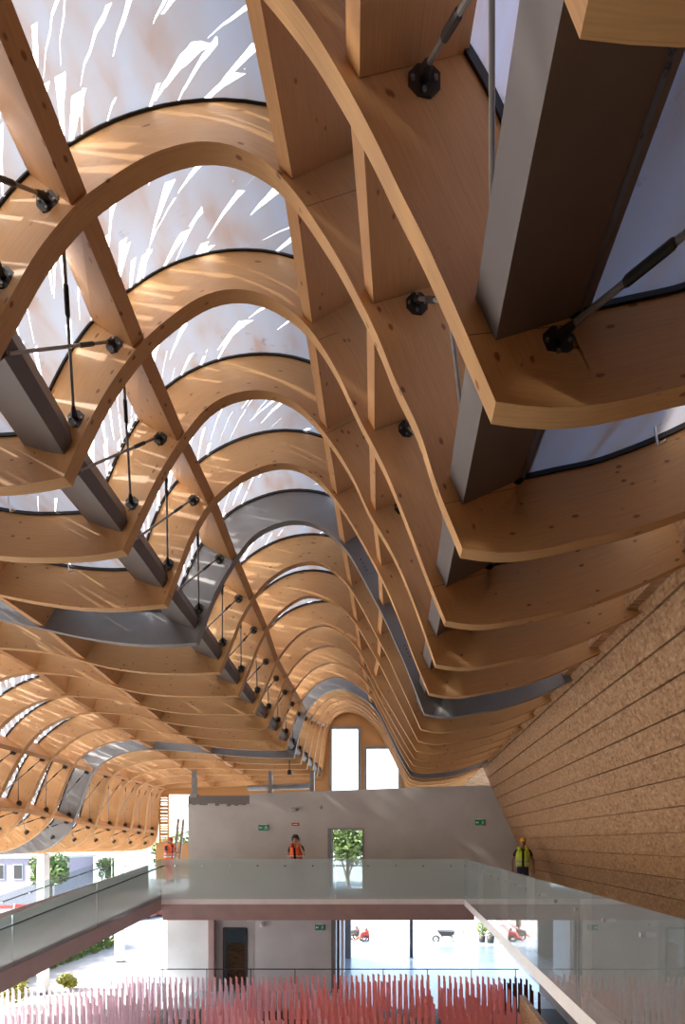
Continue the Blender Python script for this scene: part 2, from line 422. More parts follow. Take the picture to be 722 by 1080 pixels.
def lift(n, i, e):
    for k in (IR, IL):
        b, c, tn = MIT[n][k]
        if i != k and abs(ARC[n][i]-ARC[n][k]) < e*tn + 1e-6: return b.y*e/c
    v = NOR[n][i].y*e
    for k in (IR, IL):
        b, c, tn = MIT[n][k]; a = abs(ARC[n][i]-ARC[n][k])
        if a < 700:
            w = 1-min(1, max(0, (a-e*tn)/(700-e*tn))); w = w*w*(3-2*w)
            v = v*(1-w)+w*b.y*e/c
    return v
def off(n, i, e):
    """profile point i of rib n pushed outwards by e (profile units)"""
    p = PR[n][i] + NOR[n][i]*e
    for k in (IR, IL):
        b, c, tn = MIT[n][k]
        if i != k and abs(ARC[n][i]-ARC[n][k]) < e*tn + 1e-6 and (i < k) == (i < k):
            return PR[n][k] + b*(e/c)
    return p
def at(n, i, e):
    """same for a fractional index"""
    a = int(math.floor(i)); t = i-a
    if t < 1e-6: return off(n, a, e)
    return off(n, a, e).lerp(off(n, a+1, e), t)
def W3(n, base_z, q, back=0.0):
    y = Dn(n)*SP + back + LEAN*(q.y-base_z)*U
    return Vector((q.x*U, y, EYE+q.y*U))
def PT(n, i, e, back=0.0):
    a = int(math.floor(i)); t = i-a
    q = at(n, i, e); l = lift(n, a, e)*(1-t)+lift(n, min(a+1, NP-1), e)*t
    return W3(n, q.y-l, q, back)
def idx_by(n, lo, hi, comp, val):
    """fractional index in [lo,hi] where the profile component crosses val"""
    best = lo; bd = 1e9
    for i in range(lo, hi):
        a = PR[n][i][comp]; b = PR[n][i+1][comp]
        if (a-val)*(b-val) <= 0 and a != b: return i+(val-a)/(b-a)
        if abs(a-val) < bd: bd = abs(a-val); best = i
    return best
def shift_idx(n, i, s):
    """index moved along the curve by s units"""
    a = int(i); t = i-a
    L = ARC[n]; pos = L[a]+(L[min(a+1, NP-1)]-L[a])*t + s
    for k in range(NP-1):
        if L[k] <= pos <= L[k+1]: return k+(pos-L[k])/(L[k+1]-L[k])
    return i

ORD = ['foremost','second','third','fourth','fifth','sixth','seventh','eighth','ninth','tenth','eleventh','twelfth','thirteenth','fourteenth','fifteenth','sixteenth','seventeenth','eighteenth','rearmost']
STEEL = (6, 13)
def uvmesh(name, verts, faces, uvs, smooth=False):
    me = bpy.data.meshes.new(name); me.from_pydata(verts, [], faces); me.update()
    ul = me.uv_layers.new(name='UVMap')
    for p in me.polygons:
        for k, li in enumerate(p.loop_indices): ul.data[li].uv = uvs[p.index][k]
    return me

# ---- ribs
def make_rib(n):
    V, Fc, UVs = [], [], []
    for i in range(NP):
        b0 = PR[n][i]
        q = off(n, i, H)
        z0 = q.y-lift(n, i, H)
        V += [W3(n, b0.y, b0), W3(n, b0.y, b0, THK), W3(n, z0, q, THK), W3(n, z0, q)]
    for i in range(NP-1):
        a, b = 4*i, 4*i+4
        u0, u1 = ARC[n][i]*U, ARC[n][i+1]*U
        for (p, q, v0, v1) in ((0,1,0.0,THK),(1,2,0.2,0.2+H*U),(2,3,1.0,1.0+THK),(3,0,H*U,0.0)):
            Fc.append((a+p, a+q, b+q, b+p)); UVs.append([(u0,v0),(u0,v1),(u1,v1),(u1,v0)])
    Fc.append((0,3,2,1)); UVs.append([(0,0),(0,.6),(.13,.6),(.13,0)])
    e = 4*(NP-1); Fc.append((e,e+1,e+2,e+3)); UVs.append([(0,0),(.13,0),(.13,.6),(0,.6)])
    steel = n in STEEL
    me = uvmesh('roof_rib', [tuple(v) for v in V], Fc, UVs)
    bm = bmesh.new(); bm.from_mesh(me); bmesh.ops.recalc_face_normals(bm, faces=bm.faces); bm.to_mesh(me); bm.free()
    hard = set()
    for i in range(NP-1):
        for k in range(4): hard.add((4*i+k, 4*i+4+k))
    for i in (0, NP-1):
        for a, b in ((0,1),(1,2),(2,3),(0,3)): hard.add((4*i+a, 4*i+b))
    for i in (IR, IL): hard.add((4*i, 4*i+1))
    for ed in me.edges:
        if tuple(sorted(ed.vertices)) in hard: ed.use_edge_sharp = True
    for pl in me.polygons: pl.use_smooth = True
    o = link('roof_rib', me, M['steel'] if steel else M['wood'])
    if steel:
        lb = ('nearer' if n == 6 else 'farther') + f' of the two wavy grey steel roof ribs, {ORD[n]} rib from the front'
        tag(o, lb, 'roof rib', 'grey steel roof ribs')
    else:
        tag(o, f'{ORD[n]} wavy roof rib from the front, of golden laminated timber', 'roof rib', 'laminated timber roof ribs')
    # black rubber seal along the top edge, proud of the front face
    V, Fc = [], []
    for i in range(NP):
        lo = off(n, i, H-17); hi = off(n, i, H+8); zl = lo.y-lift(n, i, H-17); zh = hi.y-lift(n, i, H+8)
        V += [W3(n, zl, lo, -0.02), W3(n, zh, hi, -0.02), W3(n, zh, hi, 0.03), W3(n, zl, lo, 0.03)]
    for i in range(NP-1):
        a, b = 4*i, 4*i+4
        for p, q in ((0,1),(1,2),(2,3),(3,0)): Fc.append((a+p,a+q,b+q,b+p))
    Fc += [(3,2,1,0), tuple(4*(NP-1)+k for k in range(4))]
    me = bpy.data.meshes.new('seal'); me.from_pydata([tuple(v) for v in V], [], Fc)
    s = link('seal', me, M['seal'], o); s['label'] = 'black rubber seal'
    # scarf joints of the knee blocks, finger joints
    if not steel:
        def jl(a, b):
            d = (b-a).normalized(); sd = Vector((d.z, 0, -d.x))*0.002
            MB().quad(a-sd, a+sd, b+sd, b-sd).build('joint_line', M['dark'], o)
        for idx in (shift_idx(n, IR, 150), IR+NB*0.45):
            jl(PT(n, idx, 4, -0.0015), PT(n, idx, H-25, -0.0015))
        for k, bx, bz in ((IR, 3, 151), (IL, -19, 108)):
            t = PR[n][k]; jl(W3(n, t.y, t+Vector((0, 5)), -0.002), W3(n, t.y, t+Vector((bx, bz)), -0.002))
    else:
        # bolted splice plates on the right flank
        for idx in (IR+NB*0.13, IR+NB*0.36):
            g = MB(); i1 = shift_idx(n, idx, 150)
            pp = [PT(n, idx, 20, -0.002), PT(n, idx, 150, -0.002), PT(n, i1, 150, -0.002), PT(n, i1, 20, -0.002)]
            qq = [v+Vector((0, -0.008, 0)) for v in pp]
            g.prism(pp, qq)
            pl = g.build('splice_plate', M['steel'], o)
            for t in (0.2, 0.4, 0.6, 0.8):
                for r in (0.25, 0.75):
                    c = pp[0].lerp(pp[3], t).lerp(pp[1].lerp(pp[2], t), r)
                    MB().tube([c+Vector((0,-0.008,0)), c+Vector((0,-0.022,0))], 0.012, 6).build('bolt', M['plate'], pl)
    return o
ribs = [make_rib(n) for n in range(NR)]

# ---- purlins: one beam between each pair of ribs
def purlin_pts(n, idx, half, e0, e1, back):
    a = shift_idx(n, idx, -half); b = shift_idx(n, idx, half)
    m = at(n, idx, 0); t = (at(n, b, 0)-at(n, a, 0)).normalized(); nn = Vector((t.y, -t.x))
    out = []
    for s, e in ((-1, e0), (1, e0), (1, e1), (-1, e1)):
        q = m + t*(half*s) + nn*e
        out.append(W3(n, m.y, q, back))
    return out
def lin(tab, n):
    ks = sorted(tab)
    if n <= ks[0]: return tab[ks[0]]
    if n >= ks[-1]: return tab[ks[-1]]
    a = max(k for k in ks if k <= n); b = min(k for k in ks if k > n or k == ks[-1])
    if a == n: return tab[a]
    return tab[a]+(tab[b]-tab[a])*(n-a)/(b-a)
W1X = {0:-830,1:-920,2:-1008,3:-1098,4:-1157,5:-1202,6:-1233,7:-1265,9:-1325,12:-1400,13:-1425,18:-1470}
W2X = {1:-360,2:-385,3:-420,4:-437,5:-452,6:-466,8:-470,10:-485,18:-520}
W3Z = {0:1560,1:1600,2:1700,3:1735,4:1750,18:1760}
P1X = {0:-2500,6:-2671,7:-2712,8:-2743,9:-2800,10:-2840,18:-2900}
P2X = {0:-3400,8:-3500,9:-3572,10:-3612,11:-3643,12:-3690,18:-3800}
P3Z = {0:1050,18:1040}
P4Z = {0:400,11:389,12:345,13:307,14:245,18:200}
def ci(f): return f
LINES = {
 'W1': (lambda n: idx_by(n, IR+NB//2-4, IL, 0, lin(W1X, n)), 31, 14, "high on the big arch's left flank"),
 'W2': (lambda n: idx_by(n, IR, IR+NB//2+6, 0, lin(W2X, n)), 30, 24, "just right of the big arch's crown"),
 'W3': (lambda n: idx_by(n, IR, IR+NB//2, 1, lin(W3Z, n)), 30, 34, "halfway up the big arch's right flank"),
 'P1': (lambda n: idx_by(n, IL, IC, 0, lin(P1X, n)), 30, 20, 'before the far left arch'),
 'P2': (lambda n: idx_by(n, IC-10, IC+12, 0, lin(P2X, n)), 30, 20, "on the far left arch's crown"),
 'P3': (lambda n: idx_by(n, IC+6, IC+NF-2, 1, lin(P3Z, n)), 26, 8, "on the far left arch's upper flank"),
 'P4': (lambda n: idx_by(n, IC+6, IC+NF-2, 1, lin(P4Z, n)), 26, 8, "on the far left arch's lower flank"),
}
def prism_uv(name, A, B, mat):
    V = [tuple(v) for v in A]+[tuple(v) for v in B]; k = len(A); Fc, UVs = [], []
    Ln = (B[0]-A[0]).length; acc = 0
    for i in range(k):
        j = (i+1) % k; wd = (A[j]-A[i]).length
        Fc.append((i, j, k+j, k+i)); UVs.append([(0, acc), (0, acc+wd), (Ln, acc+wd), (Ln, acc)]); acc += wd
    Fc.append(tuple(range(k))[::-1]); UVs.append([(0.1*q, 0.05*q) for q in range(k)])
    Fc.append(tuple(range(k, 2*k))); UVs.append([(0.1*q, 0.05*q) for q in range(k)])
    me = uvmesh(name, V, Fc, UVs)
    bm = bmesh.new(); bm.from_mesh(me); bmesh.ops.recalc_face_normals(bm, faces=bm.faces); bm.to_mesh(me); bm.free()
    return link(name, me, mat)
VIS = {'W1': range(1, 18), 'W2': range(0, 18), 'W3': range(0, 18), 'P1': range(3, 18), 'P2': range(5, 18), 'P3': range(8, 18), 'P4': range(9, 18)}
def bay(n): return f'between {ORD[n]} and {ORD[n+1]} ribs'
for key, (fi, half, e0, where) in LINES.items():
    for n in VIS[key]:
        A = purlin_pts(n, fi(n), half, e0, H-6, THK-0.02)
        B = purlin_pts(n+1, fi(n+1), half, e0, H-6, 0.02)
        o = prism_uv('roof_purlin', A, B, M['wood_purlin'])
        tag(o, f'timber purlin {where}, {bay(n)}', 'roof purlin', 'timber purlins '+where)
def valley_pts(n, k, back):
    t = PR[n][k]
    if k == IR: B = Vector((3, 151)); C = Vector((238, 318)); A = Vector((-40, 240)); D = Vector((200, 345)); E = Vector((60, 345))
    else: B = Vector((-19, 108)); C = Vector((-233, 200)); A = Vector((11, 163)); D = C+Vector((25, 90)); E = A+Vector((-30, 90))
    return [W3(n, t.y, t+v, back) for v in (A, B, C, D, E)]
for k, side in ((IR, 'right'), (IL, 'left')):
    for n in range(0 if k == IR else 1, 18):
        A = valley_pts(n, k, THK-0.06); B = valley_pts(n+1, k, 0.06)
        o = MB().prism(A, B).build('valley_beam', M['steel_brown'])
        tag(o, f'grey-brown steel box beam in the {side} roof valley, {bay(n)}', 'steel beam', f'steel box beams along the {side} roof valley')

# ---- tension rods with their bolted end plates
def rod(a, b, na, nb, label, group, r=0.0125, low_plate=True):
    a = Vector(a); b = Vector(b); d = (b-a).normalized(); L = (b-a).length
    tb = MB(); tb.tube([a, b], r, 8)
    o = tb.build('brace_rod', M['rod']); tag(o, label, 'brace rod', group)
    for p, dd, nn in ((a, d, na), (b, -d, nb))[:2 if low_plate else 1]:
        nn = Vector(nn).normalized(); x = nn.orthogonal().normalized(); y = nn.cross(x)
        base = p - nn*0.045
        q = MB(); s = 0.078
        ring = [base+x*(s*math.cos(t)*f)+y*(s*math.sin(t)*f) for t, f in [(k*math.pi/4+math.pi/8, 1.0 if k % 1 == 0 else 1) for k in range(8)]]
        q.prism(ring, [v+nn*0.014 for v in ring])
        pl = q.build('anchor_plate', M['plate'], o)
        for t in range(4):
            c = base + x*(0.052*math.cos(t*math.pi/2+.8))+y*(0.052*math.sin(t*math.pi/2+.8))+nn*0.014
            MB().tube([c, c+nn*0.012], 0.010, 6).build('bolt', M['rod'], pl)
        k = MB(); k.tube([base+nn*0.01, p-nn*0.005, p+dd*0.05, p+dd*0.085], [0.022, 0.026, 0.021, 0.014], 8)
        k.build('clevis', M['plate'], pl)
    m = a+d*min(0.30, L*0.25)
    MB().tube([m, m+d*0.012, m+d*0.20, m+d*0.212], [r*1.05, r*1.45, r*1.45, r*1.05], 8).build('turnbuckle', M['plate'], o)
def brace(n, i0, j0, i1, j1, e, where, e2=None, low_plate=True):
    """crossed pair in the bay n -> n+1; i = upper line, j = lower line"""
    e2 = e if e2 is None else e2
    for (a, b, na, nb, nm) in (
        (PT(n+1, i1, e, -0.05), PT(n, j0, e2, THK+0.05), (0,-1,0), (0,1,0), 'falling nearwards'),
        (PT(n, i0, e+14, THK+0.05), PT(n+1, j1, e2+14, -0.05), (0,1,0), (0,-1,0), 'falling away')):
        rod(a, b, na, nb, f'tension rod {nm}, {where}, {ORD[n]} to {ORD[n+1]} rib', 'tension rods '+where, low_plate=low_plate)
for n in range(1, 18):
    f = LINES['W1'][0]
    brace(n, shift_idx(n, f(n), 62), shift_idx(n, IL, -70), shift_idx(n+1, f(n+1), 62), shift_idx(n+1, IL, -250), 105, "on the big arch's left flank", 55)
for n in range(0, 8):
    f = LINES['W3'][0]
    brace(n, shift_idx(n, f(n), -72), shift_idx(n, IR, 300), shift_idx(n+1, f(n+1), -72), shift_idx(n+1, IR, 300), 165, "low on the big arch's right flank", 112, False)
for n in range(9, 18):
    f = LINES['P3'][0]; g = LINES['P4'][0]
    brace(n, shift_idx(n, f(n), 60), shift_idx(n, g(n), -60), shift_idx(n+1, f(n+1), 60), shift_idx(n+1, g(n+1), -60), 90, "on the far left arch's flank")
for n in range(10, 18):
    g = LINES['P4'][0]
    brace(n, shift_idx(n, g(n), 60), shift_idx(n, g(n), 420), shift_idx(n+1, g(n+1), 60), shift_idx(n+1, g(n+1), 420), 90, "at the far left arch's foot")
# in the right hand roof field: one heavy tie seen at the top right, two hanging droppers
for n in range(0, 1):
    a = PT(n+1, shift_idx(n+1, IR, -150), 205, -0.05); b = PT(n, shift_idx(n, IR, -760), 150, THK+0.05)
    rod(a, b, (0,-1,0), (0,1,0), f'dark tie rod rising right from the right valley beam, {bay(n)}', 'tie rods right of the right roof valley', 0.016)

# ---- membrane skin
def skin():
    V, Fc, UVs, AT, TH = [], [], [], [], []
    rows = [-0.6] + list(range(NR)) + [18.35]
    def prof(r):
        if r < 0: return 0, Dn(r)*SP
        if r > 18: return 18, Dn(r)*SP
        return int(r), Dn(r)*SP
    for r in rows:
        n, y = prof(r)
        for i in range(NP):
            q = off(n, i, H+2); bz = q.y-lift(n, i, H+2)
            V.append((q.x*U, y+LEAN*(q.y-bz)*U + THK*0.5, EYE+q.y*U))
            if i <= IR+3: a = 0.0
            elif i < IR+NB*0.40: a = 0.02
            elif i < IR+NB*0.66: a = 0.02+0.9*(i-IR-NB*0.40)/(NB*0.26)
            elif i <= IL: a = 1.0
            elif i <= IL+NC*0.6: a = 0.45
            else: a = 1.0
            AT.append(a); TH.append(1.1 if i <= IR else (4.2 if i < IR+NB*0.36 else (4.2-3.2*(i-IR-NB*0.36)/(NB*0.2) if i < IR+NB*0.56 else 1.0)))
    for r in range(len(rows)-1):
        for i in range(NP-1):
            a = r*NP+i
            Fc.append((a, a+1, a+NP+1, a+NP))
            n0, _ = prof(rows[r]); n1, _ = prof(rows[r+1])
            def uu(n, i): return (ARC[n][i]-ARC[n][IR+NB//2])*U
            UVs.append([(uu(n0,i), V[a][1]), (uu(n0,i+1), V[a+1][1]), (uu(n1,i+1), V[a+NP+1][1]), (uu(n1,i), V[a+NP][1])])
    me = uvmesh('ceiling', V, Fc, UVs)
    at_ = me.attributes.new('slats', 'FLOAT', 'POINT')
    for k, x in enumerate(AT): at_.data[k].value = x
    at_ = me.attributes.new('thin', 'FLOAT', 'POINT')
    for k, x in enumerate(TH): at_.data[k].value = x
    for p in me.polygons: p.use_smooth = True
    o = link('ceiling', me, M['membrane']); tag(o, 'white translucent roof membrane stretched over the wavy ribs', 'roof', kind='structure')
skin()
def rear_light_blocker():  # opaque and out of view, added to keep skylight off the right tails
    m = MB(); bk = []
    for i in range(0, NP, 3):
        q = off(0, i, H+2); bk.append((q.x*U, LEAN*lift(0, i, H+2)*U+THK*0.5, EYE+q.y*U))
    for a, b in zip(bk, bk[1:]):
        m.quad((a[0], Dn(-0.6)*SP+a[1], a[2]), (b[0], Dn(-0.6)*SP+b[1], b[2]), (b[0], -7.1, b[2]), (a[0], -7.1, a[2]))
    tag(m.build('ceiling_light_blocker', M['wood_purlin']), 'unseen opaque timber roof behind the viewer, added to block daylight', 'roof', kind='structure')
rear_light_blocker()
# ------------------------------------------------------------------ right hand OSB wall
YB = 19.05        # back wall
YG = 16.7         # bridge balustrade
ZU = 3.45         # upper floor
def wallx(z): return 2.76+(7.3-z)*0.452
def right_wall():
    m = MB(); z = ZU; row = 0.334
    y0, y1 = -7.0, YB
    prof = []
    while z < 7.9:
        z1 = min(z+row, 7.95)
        prof += [(wallx(z)-0.034, z+0.014), (wallx(z1)-0.006, z1), (wallx(z1)+0.03, z1), (wallx(z1)+0.03, z1+0.014)]
        z = z1
    for (a, b) in zip(prof, prof[1:]):
        m.quad((a[0], y0, a[1]), (a[0], y1, a[1]), (b[0], y1, b[1]), (b[0], y0, b[1]))
    bk = [(p[0]+0.25, p[1]) for p in (prof[0], prof[-1])]
    m.quad((bk[0][0], y0, bk[0][1]), (bk[0][0], y1, bk[0][1]), (bk[1][0], y1, bk[1][1]), (bk[1][0], y0, bk[1][1]))
    for y in (y0, y1):
        for (a, b) in zip(prof, prof[1:]):
            m.quad((a[0], y, a[1]), (b[0], y, b[1]), (b[0]+0.25, y, b[1]), (a[0]+0.25, y, a[1]))
    o = m.build('wall_right', M['osb']); tag(o, 'leaning wall of overlapping oriented strand board rows', 'wall', kind='structure')
    m = MB().box(wallx(7.95)+0.02, wallx(7.95)+0.3, -7.0, 24.3, 7.6, 8.9)
    tag(m.build('wall_right_upper', M['osb']), 'board panel closing the roof above the leaning wall', 'wall', kind='structure')
    tag(MB().box(4.55, 4.8, -7.0, YB, 0.0, ZU-0.32).build('wall_right_lower', M['plaster_dark']), 'dark wall under the right walkway', 'wall', kind='structure')
right_wall()

# ------------------------------------------------------------------ back walls
tag(MB().box(-12.6, -12.4, -7.0, 0.0, 0, 4.7).build('wall_light_blocker_left', M['plaster_dark']), 'unseen low wall left of the viewer, added to block side light', 'wall', kind='structure')  # out of view, added to keep left daylight off the right tails
tag(MB().box(-12.6, 4.8, -7.2, -7.0, 0, 11.5).build('wall_light_blocker_rear', M['plaster_dark']), 'unseen wall behind the viewer, added to cut frontal daylight', 'wall', kind='structure')  # out of view, added to stop daylight from behind the camera
def px2x(px, Y): return (px-VX)*Y/F
def px2z(py, Y): return EYE+(VY-py)*Y/F
def back_wall():
    Y = YB
    xl, xm, xr = px2x(197, Y), px2x(263, Y), 4.6
    # upper wall with an opening (350-382, 875-)
    ox0, ox1, oz1 = px2x(350, Y), px2x(382, Y), px2z(875, Y)
    zt0, zt1 = px2z(837, Y), px2z(828, Y)
    def top(x): return zt0+(zt1-zt0)*(x-xm)/(px2x(512, Y)-xm)
    m = MB()
    def seg(x0, x1, z0, za, zb):
        m.hexa([(x0,Y,z0),(x1,Y,z0),(x1,Y+.25,z0),(x0,Y+.25,z0),(x0,Y,za),(x1,Y,zb),(x1,Y+.25,zb),(x0,Y+.25,za)])
    seg(xm, ox0, ZU, top(xm), top(ox0)); seg(ox0, ox1, oz1, top(ox0), top(ox1)); seg(ox1, xr, ZU, top(ox1), top(xr))
    tag(m.build('wall_back', M['plaster']), 'grey plastered upper back wall', 'wall', kind='structure')
    m = MB(); zl = px2z(846, Y+0.12); m.box(xl, xm, Y+0.12, Y+0.35, ZU, zl)
    tag(m.build('wall_back_left', M['plaster']), 'grey plastered back wall left of the bridge middle', 'wall', kind='structure')
    m = MB()
    x = xl; pts = []
    random.seed(3)
    while x < xm-0.02:
        x2 = min(xm, x+0.13); zb = zl-0.04-0.10*random.random(); 
        m.box(x, x2, Y+0.10, Y+0.36, zb, px2z(839, Y+0.1)); x = x2
    tag(m.build('trim_1', M['plaster_dark']), 'raw unplastered strip along the wall top', 'wall strip', kind='structure')
    # opening frame + glass
    fr = MB(); t = 0.05
    fr.box(ox0-0.14, ox0, Y-0.03, Y+0.28, ZU, oz1+0.05); fr.box(ox1, ox1+t, Y-0.03, Y+0.28, ZU, oz1+0.05); fr.box(ox0, ox1, Y-0.03, Y+0.28, oz1, oz1+0.05)
    tag(fr.build('door_1', M['frame']), 'grey framed glazed doorway in the upper back wall', 'door', kind='structure')
    g = MB().box(ox0, ox1, Y+0.1, Y+0.115, ZU, oz1).build('door_1_pane', M['glass_win']); tag(g, 'clear pane of the upper doorway', 'glass', kind='structure')
    # lower back wall
    x0, x1 = px2x(176, Y), px2x(354, Y)
    d0, d1, dz = px2x(236, Y), px2x(260, Y), px2z(979.5, Y)
    m = MB(); zt = 2.95
    m.box(x0, d0, Y, Y+.25, 0, zt); m.box(d1, x1, Y, Y+.25, 0, zt); m.box(d0, d1, Y, Y+.25, dz, zt)
    m.box(x0, x0+0.25, Y+.25, Y+5.5, 0, zt); m.box(x1-0.25, x1, Y+.25, Y+3.0, 0, zt)
    tag(m.build('wall_back_lower', M['plaster_white']), 'white lower back wall under the bridge', 'wall', kind='structure')
    m = MB()
    a0, a1 = px2x(227, Y), px2x(268, Y)
    random.seed(5)
    for (xa, xb, za, zb) in ((a0, d0, 0, dz+0.28), (d1, a1, 0, dz+0.25), (d0, d1, dz, dz+0.3)):
        m.box(xa, xb, Y-0.012, Y, za, zb)
    pt = m.build('trim_2', M['plaster_patch']); bevel(pt, 0.005); tag(pt, 'bare plaster patch around the lower door', 'plaster', kind='structure')
    dr = MB(); dr.box(d0-0.03, d0+0.03, Y-0.03, Y+0.2, 0, dz+0.03); dr.box(d1-0.03, d1+0.03, Y-0.03, Y+0.2, 0, dz+0.03); dr.box(d0, d1, Y-0.03, Y+0.2, dz, dz+0.05)
    tag(dr.build('door_2', M['dark']), 'dark framed lower doorway', 'door', kind='structure')
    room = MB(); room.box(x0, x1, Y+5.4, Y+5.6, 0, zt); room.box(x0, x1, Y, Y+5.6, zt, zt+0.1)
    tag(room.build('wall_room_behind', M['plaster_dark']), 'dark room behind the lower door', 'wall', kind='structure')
    # open glazed door leaves beside the passage
    for px, wd, mat, nm in ((351, 0.10, M['plaster_dark'], 'trim_3'), (356.5, 0.07, M['dark'], 'trim_4'), (361, 0.09, M['white_paint'], 'trim_5')):
        x = px2x(px, Y-0.15); tag(MB().box(x-wd/2, x+wd/2, Y-0.2, Y-0.05, 0, zt).build(nm, mat), 'upright door post at the wide lower passage', 'post', kind='structure')
back_wall()

# column under the bridge + exterior columns
def column(px, Y, w, z0, z1, mat, label, square=True, cap=True):
    x = px2x(px, Y); o = empty('column', (x, Y, z0))
    if square:
        s = bevel(MB().box(-w/2, w/2, -w/2, w/2, 0, z1-z0).build('shaft', mat, o), 0.012)
    else:
        MB().tube([(0,0,0),(0,0,z1-z0)], w/2, 20).build('shaft', mat, o, True)
    b = MB().box(-w*0.75, w*0.75, -w*0.75, w*0.75, 0, 0.025).build('base_plate', M['frame'], o)
    tag(o, label, 'column')
column(223.5, 18.9, 0.2, 0, 2.95, M['beam_paint'], 'slim pinkish column in front of the lower door wall, left of the door')
column(433.5, 24.6, 0.15, 0, 3.1, M['darkmetal'], 'thin dark round column standing alone on the blue floor', False)
column(45.5, 19.0, 0.27, 0, 4.62, M['white_paint'], 'white square column under the left roof trough, nearer one by the ramp')
column(126, 24.0, 0.29, 0, 4.62, M['white_paint'], 'white square column outside beyond the bridge end, farther of the two')
# short struts on the wall top carrying the roof
for px, py0, wd, lb in ((205, 826, 0.15, 'short grey strut on the wall top by the left end'), (285, 823, 0.13, 'short grey strut on the wall top above the exit sign'), (329, 821, 0.15, 'short grey strut on the wall top beside the tall windows')):
    x = px2x(px, YB+0.2); o = empty('strut', (x, YB+0.2, 6.5))
    bevel(MB().box(-wd/2, wd/2, -wd/2, wd/2, 0.0, 0.9).build('shaft', M['frame'], o), 0.01)
    MB().box(-wd*.8, wd*.8, -wd*.8, wd*.8, 0.0, 0.12).build('base_plate', M['frame'], o)
    tag(o, lb, 'strut', 'struts on the wall top')
pp = MB(); pp.tube([P(262, 829, 19.5), P(262, 831, 19.5), P(300, 830, 19.5), P(330, 829, 19.5)], 0.09, 12)
tag(pp.build('duct', M['frame'], None, True), 'thick grey pipe lying along the wall top', 'pipe')

# ------------------------------------------------------------------ floors, bridge, walkway
tag(MB().box(-9.0, 4.7, YB-2.0, 28.9, -0.06, 0.0).build('floor', M['floor']), 'blue grey polished lower floor', 'floor', kind='structure')
tag(MB().box(-160, 160, -60, 260, -0.4, -0.06).build('ground', M['ground']), 'pale concrete ground outside', 'ground', kind='structure')
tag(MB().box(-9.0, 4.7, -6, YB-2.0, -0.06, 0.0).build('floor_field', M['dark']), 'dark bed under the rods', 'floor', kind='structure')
XB0 = px2x(170, YG); XW = 1.8
m = MB().box(XB0, XW+0.02, YG, YB, 3.17, ZU); m.box(XW, 4.6, -7.0, YB, 3.13, ZU-0.001)
fl = m.build('floor_upper', M['fascia']); tag(fl, 'white edged slab of the bridge and right walkway', 'floor', kind='structure')
m = MB().hexa([(XB0,YG+0.10,2.69),(XW+.3,YG+0.10,2.69),(XW+.3,YB,2.69),(XB0,YB,2.69),(XB0,YG+0.02,3.17),(XW+.3,YG+0.02,3.17),(XW+.3,YB,3.17),(XB0,YB,3.17)])
fm = MB().box(XW+0.03, 4.5, -7.0, YB, ZU, ZU+0.012); fm.box(XB0, XW, YG+0.03, YB, ZU, ZU+0.011)
tag(fm.build('floor_finish', M['slab']), 'grey floor finish of the bridge and walkway', 'floor', kind='structure')
tag(m.build('trim_6', M['beam_paint']), 'pinkish downstand beam under the bridge', 'beam', kind='structure')

def balustrade(name, label, pts, splits, hgt, gmat, post_off, brk, sink=0.12):
    """glass panels along a straight run a->b (may slope), handrail on brackets on the walking side"""
    a, b = Vector(pts[0]), Vector(pts[1]); o = empty(name, a); tag(o, label, 'balustrade')
    L = (b-a); hd = Vector((L.x, L.y, 0)).normalized(); nrm = Vector((-hd.y, hd.x, 0))*post_off
    t = nrm.normalized()*0.012
    cuts = [0]+splits+[1]
    for u0, u1 in zip(cuts, cuts[1:]):
        p = L*u0+hd*(0.006 if u0 > 0 else 0); q = L*u1-hd*(0.006 if u1 < 1 else 0)
        up = Vector((0,0,hgt)); dn = Vector((0,0,-sink))
        g = MB().hexa([p+dn-t, q+dn-t, q+dn+t, p+dn+t, p+up-t, q+up-t, q+up+t, p+up+t])
        g.build('glass_panel', gmat, o)
    h = Vector((0,0,hgt-0.20))+nrm*0.09/abs(post_off)
    hr = MB().tube([h, L+h], 0.019, 10).build('handrail', M['darkmetal'], o)
    for k in range(brk):
        c = L*((k+0.5)/brk)+h
        MB().tube([c-nrm*0.09/abs(post_off)-nrm.normalized()*0.03, c-nrm.normalized()*0.01], [0.022, 0.009], 8).build('bracket', M['chrome'], hr)
    return o
balustrade('glass_balustrade', 'frosted teal glass balustrade along the front of the bridge', [(XB0, YG, ZU), (XW, YG, ZU)], [0.575], 1.05, M['glass_frost'], 1, 11)
balustrade('glass_balustrade', 'clear glass balustrade along the right walkway, running towards the camera', [(XW-0.012, -1.0, ZU), (XW-0.012, YG, ZU)], [0.1, 0.24, 0.38, 0.52, 0.64, 0.82], 1.06, M['glass_clear'], -1, 22)
# ramp on the left
R0 = Vector((XB0, YG, ZU)); R1 = Vector((-9.6, 10.7, 1.73))
rd = Vector((R1.x-R0.x, R1.y-R0.y, 0)).normalized(); rn = Vector((rd.y, -rd.x, 0))   # rn points to the outer side
if rn.x > 0: rn = -rn
wR = 2.0
m = MB()
up = Vector((0,0,0)); dn = Vector((0,0,-0.42))
m.hexa([R0+Vector((0,0,-.45)), R1+Vector((0,0,-.62)), R1+rn*wR+Vector((0,0,-.62)), R0+rn*wR+Vector((0,0,-.45)), R0, R1, R1+rn*wR, R0+rn*wR])
M['ramp_paint'] = simple('pink_grey_ramp_paint', (0.55, 0.43, 0.41), 0.5, 0, 0.06, 3)
tag(m.build('ramp', M['ramp_paint']), 'pinkish sloping ramp leading down from the bridge on the left', 'ramp', kind='structure')
lan = [R0, R0+rn*wR, R0+rn*wR+Vector((0.4, 1.55, 0)), Vector((XB0, YB, ZU))]
